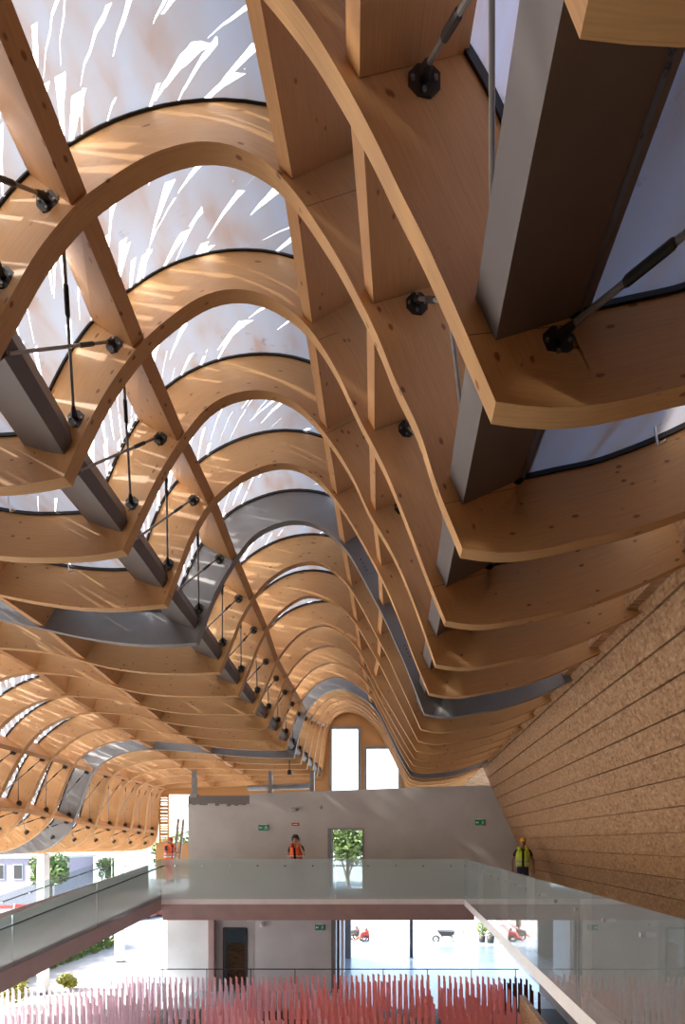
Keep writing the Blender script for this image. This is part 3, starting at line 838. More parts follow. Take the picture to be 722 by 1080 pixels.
m = MB().prism([p+Vector((0,0,-0.3)) for p in lan], lan)
tag(m.build('floor_landing', M['fascia']), 'landing joining the ramp and the bridge', 'floor', kind='structure')
balustrade('glass_balustrade', 'teal glass balustrade on the inner side of the left ramp', [R0, R1], [0.33, 0.66], 1.05, M['glass_frost'], 1, 9)
balustrade('glass_balustrade', 'clear glass balustrade on the outer side of the left ramp', [R0+rn*wR, R1+rn*wR], [0.33, 0.66], 1.06, M['glass_rail'], -1, 9)
a, b = R0+rn*(wR-0.12)-rd*1.3, R1+rn*(wR-0.12); t2 = rn*0.03
u_ = Vector((0,0,0.78)); u0_ = u_
m = MB().hexa([a, b, b+t2, a+t2, a+u0_, b+u_, b+t2+u_, a+t2+u0_])
tag(m.build('kerb_panel', M['slab']), 'brown grey solid panel at the foot of the outer ramp glass', 'panel')
# low rail behind the rods
o = empty('guard_rail', (-7.6, 17.75, 0)); tag(o, 'thin dark guard rail across the lower hall behind the rods', 'railing')
MB().tube([(0,0,1.03),(11.2,0,1.03)], 0.018, 8).build('top_rail', M['darkmetal'], o)
for k in range(9):
    x = 0.1+k*1.375; MB().tube([(x,0,0),(x,0,1.03)], 0.014, 8).build('post', M['darkmetal'], o)

# ------------------------------------------------------------------ field of rods
def stalk_mat(name, col):
    k = NT(name); tc = k.n('ShaderNodeTexCoord').outputs['Object']
    sp = k.n('ShaderNodeSeparateXYZ'); k.l(tc, sp.inputs[0])
    nz = k.noise(tc, 6, 3)
    c = k.ramp(nz, [(0.3, tuple(x*0.9 for x in col)), (0.7, tuple(min(1, x*1.08) for x in col))])
    b = k.bsdf(c, 0.35, 0, 0.5)
    tr = k.n('ShaderNodeBsdfTranslucent'); k.l(c, tr.inputs[0])
    mx = k.n('ShaderNodeMixShader'); mx.inputs[0].default_value = 0.55
    k.l(b.outputs[0], mx.inputs[1]); k.l(tr.outputs[0], mx.inputs[2]); k.l(mx.outputs[0], k.out.inputs[0])
    return k.m
SM = [stalk_mat('lavender_rod_plastic', (0.86, 0.72, 0.78)), stalk_mat('pink_rod_plastic', (0.93, 0.58, 0.60)), stalk_mat('salmon_rod_plastic', (0.93, 0.44, 0.40)), stalk_mat('shade_painted_rod_plastic', (0.20, 0.07, 0.06))]  # last entry: walkway shade painted into the rod colour
def stalk_verts(h, lean, wd):
    m = MB()
    m.hexa([(-wd/2,-.006,0),(wd/2,-.006,0),(wd/2,.006,0),(-wd/2,.006,0),(-wd/2+lean,-.006,h),(wd/2*0.5+lean,-.006,h-0.05),(wd/2*0.5+lean,.006,h-0.05),(-wd/2+lean,.006,h)])
    return m
protos = []
for mi in range(4):
    row = []
    for v in range(3):
        me = stalk_verts(1.02+0.03*v, 0.008*(v-1), 0.088).mesh('rod'); me.materials.append(SM[mi]); row.append(me)
    protos.append(row)
spots = []
random.seed(11)
y = 10.6
while y < 17.3:
    x = -11.0+random.random()*0.1
    while x < 3.7:
        px = VX+x*F/y
        zg = 0.0+0.05*math.sin(x*0.7+y*0.5)
        aisle = abs(x-(-5.55-0.02*(y-12))) < 0.20 and y < 16.8
        aisle2 = abs(x+2.1) < 0.07 or abs(x-0.9) < 0.06
        right = x > 2.75+0.04*(y-12)
        leftcut = x < -8.0 - (y-11)*0.05 and y > 15.5
        if not aisle and not aisle2 and not (right and y < 14.9) and not leftcut and -40 < px < 640:
            spots.append((x+random.uniform(-.008,.008), y+random.uniform(-.02,.02), zg, right))
        x += 0.162
    y += 0.78
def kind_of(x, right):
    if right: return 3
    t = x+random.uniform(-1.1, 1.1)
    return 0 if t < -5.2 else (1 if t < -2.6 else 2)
spots = [s+(kind_of(s[0], s[3]),) for s in spots]
# the nearest 300 that stand inside the frame
inside = sorted([s for s in spots if 0 < VX+s[0]*F/s[1] < 600 and 888+(5-s[2]-1.2)*F/s[1] < 1078 and s[4] != 3], key=lambda s: s[1])[:300]
ins = set(id(s) for s in inside)
KN = ['lavender', 'pink', 'salmon', 'shade-painted red']
KP = ['left of the dark aisle on the lower floor', 'near the middle of the lower floor', 'on the right half of the lower floor', 'in shade']
for s in inside:
    o = bpy.data.objects.new('plastic_rod', protos[s[4]][random.randrange(3)]); COL.objects.link(o)
    o.location = (s[0], s[1], s[2]); o.rotation_euler = (0, 0, random.uniform(-.3, -.05))
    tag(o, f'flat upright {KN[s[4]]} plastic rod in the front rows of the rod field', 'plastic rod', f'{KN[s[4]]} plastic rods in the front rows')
for kd in range(4):
    m = MB()
    for s in spots:
        if id(s) in ins or s[4] != kd: continue
        r = stalk_verts(1.02+random.random()*0.06, random.uniform(-.008,.008), 0.088); a = random.uniform(-.3,-.05); i = len(m.v)
        m.v += [(v[0]*math.cos(a)-v[1]*math.sin(a)+s[0], v[0]*math.sin(a)+v[1]*math.cos(a)+s[1], v[2]+s[2]) for v in r.v]
        m.f += [tuple(i+q for q in f) for f in r.f]
    if m.v:
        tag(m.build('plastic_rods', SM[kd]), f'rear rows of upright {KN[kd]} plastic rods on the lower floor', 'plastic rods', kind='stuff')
# low timber edging at the right of the field
m = MB().box(3.02, 3.16, 9.5, 14.8, 0, 1.02)
eb = bevel(m.build('timber_edging', M['osb']), 0.01); tag(eb, 'low tan timber edging beside the rods under the right walkway', 'edging')

# ------------------------------------------------------------------ end windows and roof end
def end_wall():
    Y = 24.3
    wx = []
    def win(nm, x0, x1, y0t, yb, label, sl=0.0):
        t = 0.11; o = MB(); a0, a1 = px2x(x0, Y), px2x(x1, Y); zt = px2z(y0t, Y); zb = px2z(yb, Y)
        o.box(a0-t, a0, Y-.06, Y+.06, zb, zt+t); o.box(a1, a1+t, Y-.06, Y+.06, zb, zt+t); o.box(a0, a1, Y-.06, Y+.06, zt, zt+t); o.box(a0, a1, Y-.06, Y+.06, zb-t, zb)
        tag(o.build(nm, M['frame']), label, 'window', kind='structure')
        g = MB().box(a0, a1, Y-.01, Y+.01, zb, zt).build(nm+'_pane', M['glass_win']); tag(g, 'pane of the '+label, 'glass', kind='structure')
        return a0, a1, zb, zt
    A = win('window_1', 350, 378, 769, 850, 'tall left end window under the roof crown')
    B = win('window_2', 386, 420, 790, 850, 'lower right end window under the roof crown')
    # timber end panels around the windows, up to the last rib's curve
    rib = [(p.x*U, EYE+p.y*U) for p in PR[18]]
    iR0 = IR; m = MB(); yy = Dn(18)*SP
    arch = [q for q in rib[:IC+20] if q[0]*F/Y > 203-VX]
    k = Y/(yy)
    for (p, q) in zip(arch, arch[1:]):
        for (lo_a, lo_b) in ((None, None),):
            xm = (p[0]+q[0])/2
            top0, top1 = p[1]+0.8, q[1]+0.8
            if A[0] <= xm*1 <= A[1]: z = A[3]+.11
            elif B[0] <= xm <= B[1]: z = B[3]+.11
            elif xm > B[1] or xm < A[0] or True: z = 5.5
            if top0 > z and top1 > z:
                m.hexa([(p[0],Y-.03,z),(q[0],Y-.03,z),(q[0],Y+.03,z),(p[0],Y+.03,z),(p[0],Y-.03,top0),(q[0],Y-.03,top1),(q[0],Y+.03,top1),(p[0],Y+.03,top0)])
    tag(MB().box(2.45, 5.5, Y-.04, Y+.04, 5.0, 9.2).build('wall_end_right', M['osb']), 'board panel at the far right end of the roof', 'wall', kind='structure')
    o = m.build('wall_end', M['wood']); tag(o, 'timber end wall around the tall windows', 'wall', kind='structure')
end_wall()

# slatted end screen and worker's window at the left
def end_left():
    Y = 24.2
    x0, x1 = px2x(168, Y), px2x(178, Y)
    o = empty('slatted_screen', (x0, Y, px2z(889, Y))); tag(o, 'narrow slatted timber screen beside the opening at the far left end', 'screen')
    Hh = px2z(838, Y)-px2z(889, Y); W_ = x1-x0
    fr = MB(); fr.box(0, .05, -.04, .04, 0, Hh); fr.box(W_-.05, W_, -.04, .04, 0, Hh); fr.box(0, W_, -.04, .04, Hh-.05, Hh); fr.box(0, W_, -.04, .04, 0, .05)
    fr.build('frame', M['wood'], o)
    sl = MB(); random.seed(2); z = 0.06
    while z < Hh-0.1:
        h = random.choice((0.05, 0.08, 0.12)); sl.box(.05, W_-.05, -.015, .015, z, z+h); z += h+random.choice((0.02, 0.03, 0.05))
    sl.build('slats', M['wood'], o)
    m = MB(); zb = px2z(889, Y); z0 = px2z(905, Y)
    m.box(px2x(165, Y), px2x(203, Y), Y-.05, Y+.1, ZU-0.4, zb)
    m.box(px2x(165, Y), px2x(203, Y), Y-.05, Y+.1, px2z(838, Y), px2z(826, Y))
    tag(m.build('wall_end_left', M['wood']), 'timber parapet at the far left end', 'wall', kind='structure')
    m = MB().box(px2x(100, 20.0), px2x(205, 19.0), YB+0.4, 24.1, ZU-0.3, ZU)
    tag(m.build('floor_rear', M['fascia']), 'rear gallery floor at the left', 'floor', kind='structure')
end_left()

# ------------------------------------------------------------------ signs and small fittings
M['green'] = simple('green_sign_plastic', (0.02, 0.30, 0.16), 0.4, 0, 0.03)
M['whitep'] = simple('white_sign_plastic', (0.85, 0.88, 0.86), 0.4, 0, 0.02)
M['red'] = simple('red_sign_plastic', (0.42, 0.03, 0.035), 0.4, 0, 0.03)
def exit_sign(px, py, Y, label):
    c = P(px, py, Y); o = empty('exit_sign', (c.x, Y-0.04, c.z)); tag(o, label, 'exit sign', 'green exit signs')
    wd, h = 0.34, 0.19
    bevel(MB().box(-wd/2, wd/2, 0, 0.045, -h/2, h/2).build('housing', M['green'], o), 0.008)
    f = -0.003
    # running figure on the right half
    r = MB()
    def poly(pts): r.prism([(x, f, z) for x, z in pts], [(x, 0.001, z) for x, z in pts])
    hx = 0.085
    poly([(hx+0.014*math.cos(t*math.pi/4)+.01, .06+0.014*math.sin(t*math.pi/4)) for t in range(8)])
    poly([(hx-.02,.04),(hx+.02,.035),(hx+.005,-.02),(hx-.02,-.015)])
    poly([(hx+.015,.035),(hx+.05,.005),(hx+.042,-.003),(hx+.01,.018)])
    poly([(hx-.02,.038),(hx-.05,.012),(hx-.044,.004),(hx-.015,.022)])
    poly([(hx-.018,-.012),(hx-.03,-.045),(hx-.065,-.06),(hx-.06,-.07),(hx-.02,-.055),(hx-.004,-.018)])
    poly([(hx-.005,-.018),(hx+.03,-.04),(hx+.03,-.075),(hx+.042,-.075),(hx+.044,-.035),(hx+.008,-.008)])
    r.build('running_figure', M['whitep'], o)
    a = MB()
    def poly2(pts): a.prism([(x, f, z) for x, z in pts], [(x, 0.001, z) for x, z in pts])
    poly2([(-.15,0),(-.105,.05),(-.105,.02),(-.05,.02),(-.05,-.02),(-.105,-.02),(-.105,-.05)])
    a.build('arrow', M['whitep'], o)
    MB().box(-.1, .1, .0, .05, h/2, h/2+.03).build('mount', M['whitep'], o)
exit_sign(278, 873, YB, 'green exit sign on the upper back wall above the person with the phone')
exit_sign(506, 867.5, YB, 'green exit sign on the upper back wall beside the leaning board wall')
exit_sign(337.5, 978, YB, 'green exit sign on the lower back wall under the bridge')
c = P(311.5, 869.5, YB); o = empty('red_sign', (c.x, YB-0.02, c.z)); tag(o, 'small red sign plate on the upper back wall', 'sign')
bevel(MB().box(-.125,.125,0,.02,-.05,.05).build('plate', M['red'], o), .004)
MB().box(-.085,.085,-.003,0.001,-.012,.012).build('marking', M['whitep'], o)
c = P(309.5, 853.5, YB); o = empty('wall_camera', (c.x, YB, c.z)); tag(o, 'grey wall mounted camera above the red sign', 'camera')
MB().tube([(0,0,0),(0,-.06,0)], .06, 12).build('base', M['frame'], o, True)
MB().tube([(0,-.06,0),(0.06,-.12,-.01),(0.16,-.16,-.02)], [.03,.055,.05], 12).build('body', M['frame'], o, True)
c = P(338, 851.5, YB); o = MB().ball((c.x, YB-.03, c.z), (.05,.04,.06)).build('detector', M['plaster'], None, True); tag(o, 'small grey detector on the upper back wall right of the camera', 'detector')
c = P(277, 975, YB); o = empty('wall_lamp', (c.x, YB, c.z)); tag(o, 'small white wall lamp right of the lower door', 'lamp')
MB().tube([(0,0,0),(0,-.05,0)], .05, 12).build('base', M['whitep'], o, True); MB().ball((0.0,-.1,-.0), .075).build('head', M['whitep'], o, True)
c = P(248, 1000, YB+1.5)
o = empty('carton', (px2x(251, 20.6), 20.6, 0)); tag(o, 'brown board box seen in the dark lower doorway', 'box')
bevel(MB().box(-.35,.35,-.2,.2,0,1.3).build('body', M['osb'], o), .01); MB().box(-.3,.3,-.22,.18,1.3,1.32).build('lid', M['osb'], o)
# hanging hooks under the left tail
for px, py, n in ((8, 540, 3), (70, 603, 4), (114, 647, 5), (690, 470, 1)):
    D = Dn(n+1)*SP; a = P(px, py-20, D-0.05); b = P(px+3, py, D-0.05)
    o = MB().tube([a, b, b+Vector((0.05,0,0.03))], [0.008,0.008,0.014], 8).build('hanger_hook', M['chrome'])
    tag(o, {3:'small bright hook hanging from the left roof near the frame edge',4:'small bright hook under the left roof, second from the left',5:'small bright hook at the lower edge of the left tail, nearest the steel rib',1:'thin bright hook hanging at the right edge of the roof'}[n], 'hook')
c = P(305, 812, 15.0); o = empty('spotlight', (c.x, c.y, c.z)); tag(o, 'tiny dark spotlight hanging under the left roof by the far steel rib', 'spotlight')
MB().tube([(0,0,0),(0,0,.25)], .012, 8).build('stem', M['dark'], o); MB().tube([(0,0,0),(0,0,-.12)], [.045,.06], 10).build('head', M['dark'], o)

# ------------------------------------------------------------------ people
M['skin'] = simple('skin', (0.50, 0.27, 0.18), 0.5, 0, 0.05)
M['skin_d'] = simple('tanned_skin', (0.40, 0.20, 0.13), 0.5, 0, 0.05)
M['black_cloth'] = simple('black_cotton', (0.02, 0.02, 0.025), 0.8)
M['navy_cloth'] = simple('navy_cotton', (0.03, 0.035, 0.09), 0.8)
M['jeans'] = simple('blue_jeans', (0.09, 0.13, 0.20), 0.8)
M['orange_vest'] = simple('orange_vest_fabric', (0.85, 0.13, 0.03), 0.7)
M['yellow_vest'] = simple('yellow_vest_fabric', (0.62, 0.80, 0.05), 0.7)
M['reflect'] = simple('reflective_tape', (0.75, 0.76, 0.74), 0.35)
M['hair'] = simple('dark_hair', (0.03, 0.018, 0.012), 0.6, 0, 0.3, 40)
M['helmet_y'] = simple('yellow_helmet', (0.80, 0.42, 0.02), 0.3, 0, 0.03)
M['helmet_r'] = simple('red_helmet', (0.50, 0.06, 0.04), 0.3, 0, 0.03)
M['boot'] = simple('dark_boots', (0.05, 0.04, 0.035), 0.6)
M['eye'] = simple('eye', (0.02, 0.015, 0.012), 0.3)
def skinned(name, verts, edges, radii, mat, parent, root=0, sub=2):
    me = bpy.data.meshes.new(name); me.from_pydata([tuple(v) for v in verts], edges, [])
    o = link(name, me, mat, parent)
    md = o.modifiers.new('skin', 'SKIN'); md.use_smooth_shade = True
    lay = me.skin_vertices[0] if me.skin_vertices else None
    if lay is None:
        bm = bmesh.new(); bm.from_mesh(me); bm.verts.layers.skin.verify(); bm.to_mesh(me); bm.free(); lay = me.skin_vertices[0]
    for i, r in enumerate(radii):
        lay.data[i].radius = r if isinstance(r, tuple) else (r, r); lay.data[i].use_root = (i == root)
    s = o.modifiers.new('sub', 'SUBSURF'); s.levels = sub; s.render_levels = sub
    return o
def person(name_label, loc, rz, H_, J, clothes, helmet=None, hairstyle=None, skinm='skin', cat='person', sex=1.0, headturn=0.0, headtilt=0.0):
    """J: dict of arm targets (l_elbow, l_hand, r_elbow, r_hand) and torso lean, in metres for a 1.7 m figure; faces -Y"""
    k = H_/1.70
    o = empty('person', loc, rz); tag(o, name_label, cat)
    ln = J.get('lean', 0.0)
    def v(x, y, z): return Vector((x, y-ln*max(0, z-0.92), z))*k
    hip = v(0,0,0.92); w = 0.19*sex
    V = [hip, v(0,0,1.08), v(0,0.005,1.25), v(0,0.01,1.39), v(0,0.0,1.47), v(0,-0.01,1.53)]
    R = [(0.15,0.105),(0.135*sex,0.095),(0.155*sex,0.11),(0.13*sex,0.09),(0.055,0.055),(0.052,0.052)]
    E = [(0,1),(1,2),(2,3),(3,4),(4,5)]
    def chain(start, pts, rs):
        prev = start
        for p, r in zip(pts, rs):
            V.append(Vector(p)*1.0); R.append(r); E.append((prev, len(V)-1)); prev = len(V)-1
        return prev
    feet = J.get('feet', [(-0.10,0,0.0),(0.10,0,0.0)])
    for sx, ft in ((-1, feet[0]), (1, feet[1])):
        kx, ky = (sx*0.095+ft[0])/2, ft[1]/2-0.03
        chain(0, [v(sx*0.09,0,0.83), v(kx,ky,0.49), v(ft[0],ft[1]+0.01,0.10), v(ft[0]+sx*0.02,ft[1]-0.13,0.035)], [0.088*k,0.058*k,0.040*k,0.032*k])
    hands = []
    for sx, el, hd in ((-1, J['l_elbow'], J['l_hand']), (1, J['r_elbow'], J['r_hand'])):
        sh = v(sx*w,0.01,1.385); e = v(*el); h = v(*hd)
        chain(3, [sh, e, h], [0.052*k,0.038*k,0.027*k])
        hands.append((sx, e, h))
    R = [((r[0]*k, r[1]*k) if isinstance(r, tuple) else r) for r in R]
    body = skinned('body', V, E, R, M[skinm], o)
    # ---- head with face
    hc = v(0, -0.03, 1.615)
    head = empty('head', hc); head.parent = o; head.rotation_euler = (headtilt, 0, headturn)
    hb = MB(); hb.ball((0,0,0.0), (0.073*k,0.092*k,0.112*k), 20, 14)
    me = hb.mesh('skull', True)
    for vv in me.vertices:
        z = vv.co.z/(0.112*k)
        if z < 0: vv.co.x *= 1-0.28*z*z; vv.co.y *= 1-0.15*z*z
        if vv.co.y < 0 and -0.3 < z < 0.35: vv.co.y *= 0.97
    skull = link('face', me, M[skinm], head)
    f = MB(); f.tube([(0,-.086*k,.018*k),(0,-.104*k,-.018*k),(0,-.088*k,-.026*k)], [.008*k,.014*k,.009*k], 8); f.build('nose', M[skinm], skull, True)
    for sx in (-1, 1):
        MB().ball((sx*.030*k,-.083*k,.014*k), (.011*k,.007*k,.006*k), 10, 6).build('eye', M['eye'], skull, True)
        MB().tube([(sx*.016*k,-.088*k,.030*k),(sx*.044*k,-.079*k,.031*k)], .004*k, 6).build('eyebrow', M['hair'], skull)
        MB().ball((sx*.073*k,.005*k,0), (.009*k,.02*k,.03*k), 10, 8).build('ear', M[skinm], skull, True)
    MB().ball((0,-.082*k,-.052*k), (.022*k,.008*k,.006*k), 10, 6).build('mouth', M['red'], skull, True)
    if helmet:
        hm = MB(); n = 20
        rings = [(1.0,.0),(1.02,.03),(.97,.065),(.82,.10),(.5,.125),(.12,.134)]
        base = len(hm.v)
        for rr, zz in rings:
            for j in range(n):
                t = 2*math.pi*j/n; hm.v.append((.092*k*rr*math.cos(t), .112*k*rr*math.sin(t), (.035+zz)*k))
        for a in range(len(rings)-1):
            for j in range(n): hm.f.append((a*n+j, a*n+(j+1)%n, (a+1)*n+(j+1)%n, (a+1)*n+j))
        hm.f.append(tuple((len(rings)-1)*n+j for j in range(n)))
        hm.f.append(tuple(j for j in range(n))[::-1])
        h = hm.build('helmet', M[helmet], head, True)
        br = MB(); pts = [(.095*k*math.cos(t), (.114*math.sin(t)-(.045 if math.sin(t) < -0.3 else 0))*k, .035*k) for t in [2*math.pi*j/20 for j in range(20)]]
        br.prism(pts, [(p[0], p[1], p[2]+.008*k) for p in pts]); br.build('brim', M[helmet], h)
    if hairstyle or helmet:
        hr = MB(); random.seed(5)
        if hairstyle == 'curly':
            for _ in range(120):
                t = random.uniform(0, 2*math.pi); z = random.uniform(-0.75, 1.0)
                x, y = math.cos(t)*math.sqrt(max(0, 1-z*z*0.8)), math.sin(t)*math.sqrt(max(0, 1-z*z*0.8))
                if y < -0.35 and z < 0.45: continue
                hr.ball((x*.092*k, (y*.105+.01)*k, (z*.115+.022)*k), .026*k, 8, 6)
        else:
            for _ in range(50):
                t = random.uniform(0.1*math.pi, 0.9*math.pi); z = random.uniform(-0.5, 0.35)
                hr.ball((math.cos(t)*.070*k, math.sin(t)*.086*k, z*.1*k), .014*k, 6, 4)
        hr.build('hair', M['hair'], head, True)
    # ---- hands: palm, four fingers, thumb, each finger its own chain rooted in the palm
    for sx, e, h in hands:
        d = (h-e).normalized(); side = d.cross(Vector((0, 1, 0.2))).normalized()
        if side.length < .1: side = Vector((1,0,0))
        nrm = d.cross(side).normalized()
        pv = [h-d*0.02*k, h+d*0.035*k, h+d*0.075*k]; pr = [(.026*k,.020*k),(.040*k,.017*k),(.042*k,.015*k)]
        hv, he, hr_ = list(pv), [(0,1),(1,2)], list(pr)
        hand = skinned('hand', hv, he, hr_, M[skinm], o, 0, 2)
        curl = J.get('curl', 0.5)
        for j, (fo, L) in enumerate(((-.030,.068),(-.010,.078),(.011,.073),(.030,.056))):
            b = h+d*0.07*k+side*fo*k
            p1 = b+(d*math.cos(curl*.5)+nrm*math.sin(curl*.5))*L*.42*k
            p2 = p1+(d*math.cos(curl*1.3)+nrm*math.sin(curl*1.3))*L*.33*k
            p3 = p2+(d*math.cos(curl*2.0)+nrm*math.sin(curl*2.0))*L*.25*k
            skinned('finger', [b-d*.015*k, b, p1, p2, p3], [(0,1),(1,2),(2,3),(3,4)], [.0095*k,.0095*k,.009*k,.008*k,.0065*k], M[skinm], hand, 0, 1)
        tb = h+d*.025*k-side*.034*k
        skinned('thumb', [tb+side*.015*k, tb, tb+(d*.7-side*.6+nrm*.3)*.035*k, tb+(d*1.0-side*.6+nrm*.6)*.055*k], [(0,1),(1,2),(2,3)], [.012*k,.012*k,.010*k,.008*k], M[skinm], hand, 0, 1)
    # ---- clothes (closed shells a little larger than the body)
    def shell(name, pts, rad, mat, parent=o, sub=2):
        return skinned(name, pts, [(i, i+1) for i in range(len(pts)-1)], rad, mat, parent, 0, sub)
    sh_m = M[clothes['shirt']]; tr_m = M[clothes['trousers']]
    g = 0.012
    sv = [v(0,0,0.87), v(0,0,1.08), v(0,0.005,1.25), v(0,0.01,1.385), v(0,0.005,1.44)]
    sr = [(.172*k,.126*k),(.148*sex*k,.107*k),(.168*sex*k,.122*k),(.143*sex*k,.102*k),(.062*k,.062*k)]
    se = [(0,1),(1,2),(2,3),(3,4)]
    for sx, el in ((-1, J['l_elbow']), (1, J['r_elbow'])):
        shp = v(sx*w,0.01,1.385); e = v(*el)
        sv += [shp, shp.lerp(e, 0.62)]; sr += [.064*k, .056*k]; se += [(3, len(sv)-2), (len(sv)-2, len(sv)-1)]
    skinned('shirt', sv, se, sr, sh_m, o)
    tv = [v(0,0,0.99), v(0,0,0.90)]; trd = [(.162*k,.116*k),(.168*k,.122*k)]; te = [(0,1)]
    stop = clothes.get('leg', 1.0)
    for sx, ft in ((-1, feet[0]), (1, feet[1])):
        kn = v((sx*0.095+ft[0])/2, ft[1]/2-0.03, 0.49); an = v(ft[0], ft[1]+0.01, 0.10)
        pts = [v(sx*0.09,0,0.82), kn]; rr = [.098*k,.070*k]
        if stop > 0.6: pts.append(an); rr.append(.055*k)
        else: pts[-1] = kn+Vector((0,0,0.02)); rr[-1] = .085*k
        prev = 1
        for p_, r_ in zip(pts, rr):
            tv.append(p_); trd.append(r_); te.append((prev, len(tv)-1)); prev = len(tv)-1
    skinned('trousers', tv, te, trd, tr_m, o)
    for sx, ft in ((-1, feet[0]), (1, feet[1])):
        a = v(ft[0], ft[1]+0.02, 0.09); b = v(ft[0], ft[1], 0.05); c_ = v(ft[0]+sx*0.02, ft[1]-0.15, 0.045)
        skinned('shoe', [a, b, c_], [(0,1),(1,2)], [.052*k,.050*k,.042*k], M['boot'], o, 0, 2)
    if 'vest' in clothes:
        vm = M[clothes['vest']]; vst = empty('vest', (0,0,0)); vst.parent = o
        # two front panels, a back panel and shoulder straps, following the torso
        def panel(a0, a1, nm, z0=0.93, z1=1.40, rg=0.022):
            q = MB(); n = 10; zs = [z0+(z1-z0)*t/8 for t in range(9)]
            def rad(z):
                if z < 1.08: t = (z-.9)/.18; return (.160+(.148*sex-.160)*t, .115+(.107-.115)*t)
                if z < 1.25: t = (z-1.08)/.17; return (.148*sex+.02*sex*t, .107+.015*t)
                t = (z-1.25)/.15; return (.168*sex-.020*sex*t, .122-.018*t)
            for z in zs:
                rx, ry = rad(z)
                for j in range(n+1):
                    t = a0+(a1-a0)*j/n; p = v((rx+rg)*1.12*math.cos(t), (ry+rg)*1.12*math.sin(t), z); q.v.append(tuple(p))
            for i in range(8):
                for j in range(n):
                    b = i*(n+1)+j; q.f.append((b, b+1, b+n+2, b+n+1))
            ob = q.build(nm, vm, vst, True); s = ob.modifiers.new('thick', 'SOLIDIFY'); s.thickness = 0.008
            return ob
        ov = 0.16
        panel(-math.pi/2+ov, 0.0, 'front_panel'); panel(-math.pi, -math.pi/2-ov, 'front_panel'); panel(0.0, math.pi, 'back_panel')
        for sx in (-1, 1):
            q = MB(); pts = [v(sx*.10,-.135,1.38), v(sx*.105,-.09,1.455), v(sx*.105,0.0,1.475), v(sx*.105,.09,1.455), v(sx*.10,.135,1.38)]
            q.tube(pts, [.045*k,.05*k,.05*k,.05*k,.045*k], 8); q.build('shoulder_strap', vm, vst, True)
        for z in (1.02, 1.13):
            for a0, a1 in ((-math.pi/2+ov, 0.0), (-math.pi, -math.pi/2-ov), (0, math.pi)):
                ob = panel(a0, a1, 'reflective_band', z-0.022, z+0.022, 0.031); ob.data.materials.clear(); ob.data.materials.append(M['reflect'])
    return o
zp = ZU
woman = person('person with curly dark hair and orange vest, phoning at the bridge rail', (px2x(313, 17.15), 17.15, zp), -0.15, 1.70,
    dict(lean=0.16, l_elbow=(-0.27,-0.02,1.13), l_hand=(-0.06,-0.24,1.09), r_elbow=(0.30,-0.16,1.16), r_hand=(0.13,-0.10,1.50), curl=0.9, feet=[(-.08,0.02,0),(.14,.16,0)]),
    dict(shirt='black_cloth', trousers='jeans', vest='orange_vest', leg=0.5), None, 'curly', 'skin', sex=0.92, headturn=0.2, headtilt=0.12)
man = person('person in yellow helmet and yellow vest standing on the right walkway', (px2x(551, 15.6), 15.6, zp), -0.12, 1.60,
    dict(lean=0.02, l_elbow=(-0.30,0.05,1.10), l_hand=(-0.29,-0.05,0.84), r_elbow=(0.30,0.05,1.10), r_hand=(0.30,-0.05,0.84), curl=0.7),
    dict(shirt='black_cloth', trousers='navy_cloth', vest='yellow_vest'), 'helmet_y', None, 'skin_d')
wk = person('person in orange vest and red helmet beside a ladder, far left end', (px2x(178, 21.5), 21.5, zp), 1.2, 1.66,
    dict(lean=0.08, l_elbow=(-0.24,-0.12,1.12), l_hand=(-0.12,-0.36,1.10), r_elbow=(0.24,-0.12,1.15), r_hand=(0.10,-0.38,1.20), curl=0.9),
    dict(shirt='navy_cloth', trousers='orange_vest', vest='orange_vest'), 'helmet_r', None, 'skin_d')
# phone held at the ear
ph = bevel(MB().box(-.006,.006,-.035,.035,-.07,.07).build('mobile_phone', M['dark']), .004); ph.location = Vector((px2x(313, 17.15)+0.115, 17.01, zp+1.60)); ph.rotation_euler = (0.2, 0.1, 0.1)
tag(ph, 'dark mobile phone held to the ear of the person on the bridge', 'phone')
# ladder by the worker
o = empty('ladder', (px2x(184.5, 21.9), 21.9, zp)); tag(o, 'tall aluminium ladder held upright by the worker at the far left end', 'ladder'); o.rotation_euler = (-0.06, 0.07, 0)
for sx in (-1, 1): bevel(MB().box(sx*.10-.04, sx*.10+.04, -.035, .035, 0, 2.45).build('stile', M['rod'], o), .006)
for kk in range(9): MB().tube([(-.10,0,.2+kk*.27),(.10,0,.2+kk*.27)], .016, 8).build('rung', M['rod'], o)

# ------------------------------------------------------------------ things outside
def leaf_cluster(mb, c, r, n, size, boxy=False):
    for _ in range(n):
        d = Vector((random.gauss(0,1), random.gauss(0,1), random.gauss(0,1))).normalized()
        if boxy: d = Vector([max(-1, min(1, q*1.6)) for q in d])
        p = Vector(c)+Vector((d.x*r[0], d.y*r[1], d.z*r[2]))*random.uniform(0.72, 1.0)
        a = Vector((random.gauss(0,1), random.gauss(0,1), random.gauss(0,.6))).normalized(); b = a.cross(d).normalized()
        s = size*random.uniform(.6, 1.2)
        mb.quad(p-a*s, p+b*s*.45, p+a*s, p-b*s*.45)
M['leaf'] = simple('green_leaves', (0.11, 0.17, 0.035), 0.6, 0, 0.35, 3)
M['leaf_y'] = simple('yellow_green_leaves', (0.24, 0.24, 0.03), 0.6, 0, 0.3, 3)
M['bark'] = simple('brown_bark', (0.13, 0.09, 0.06), 0.8)
random.seed(21)
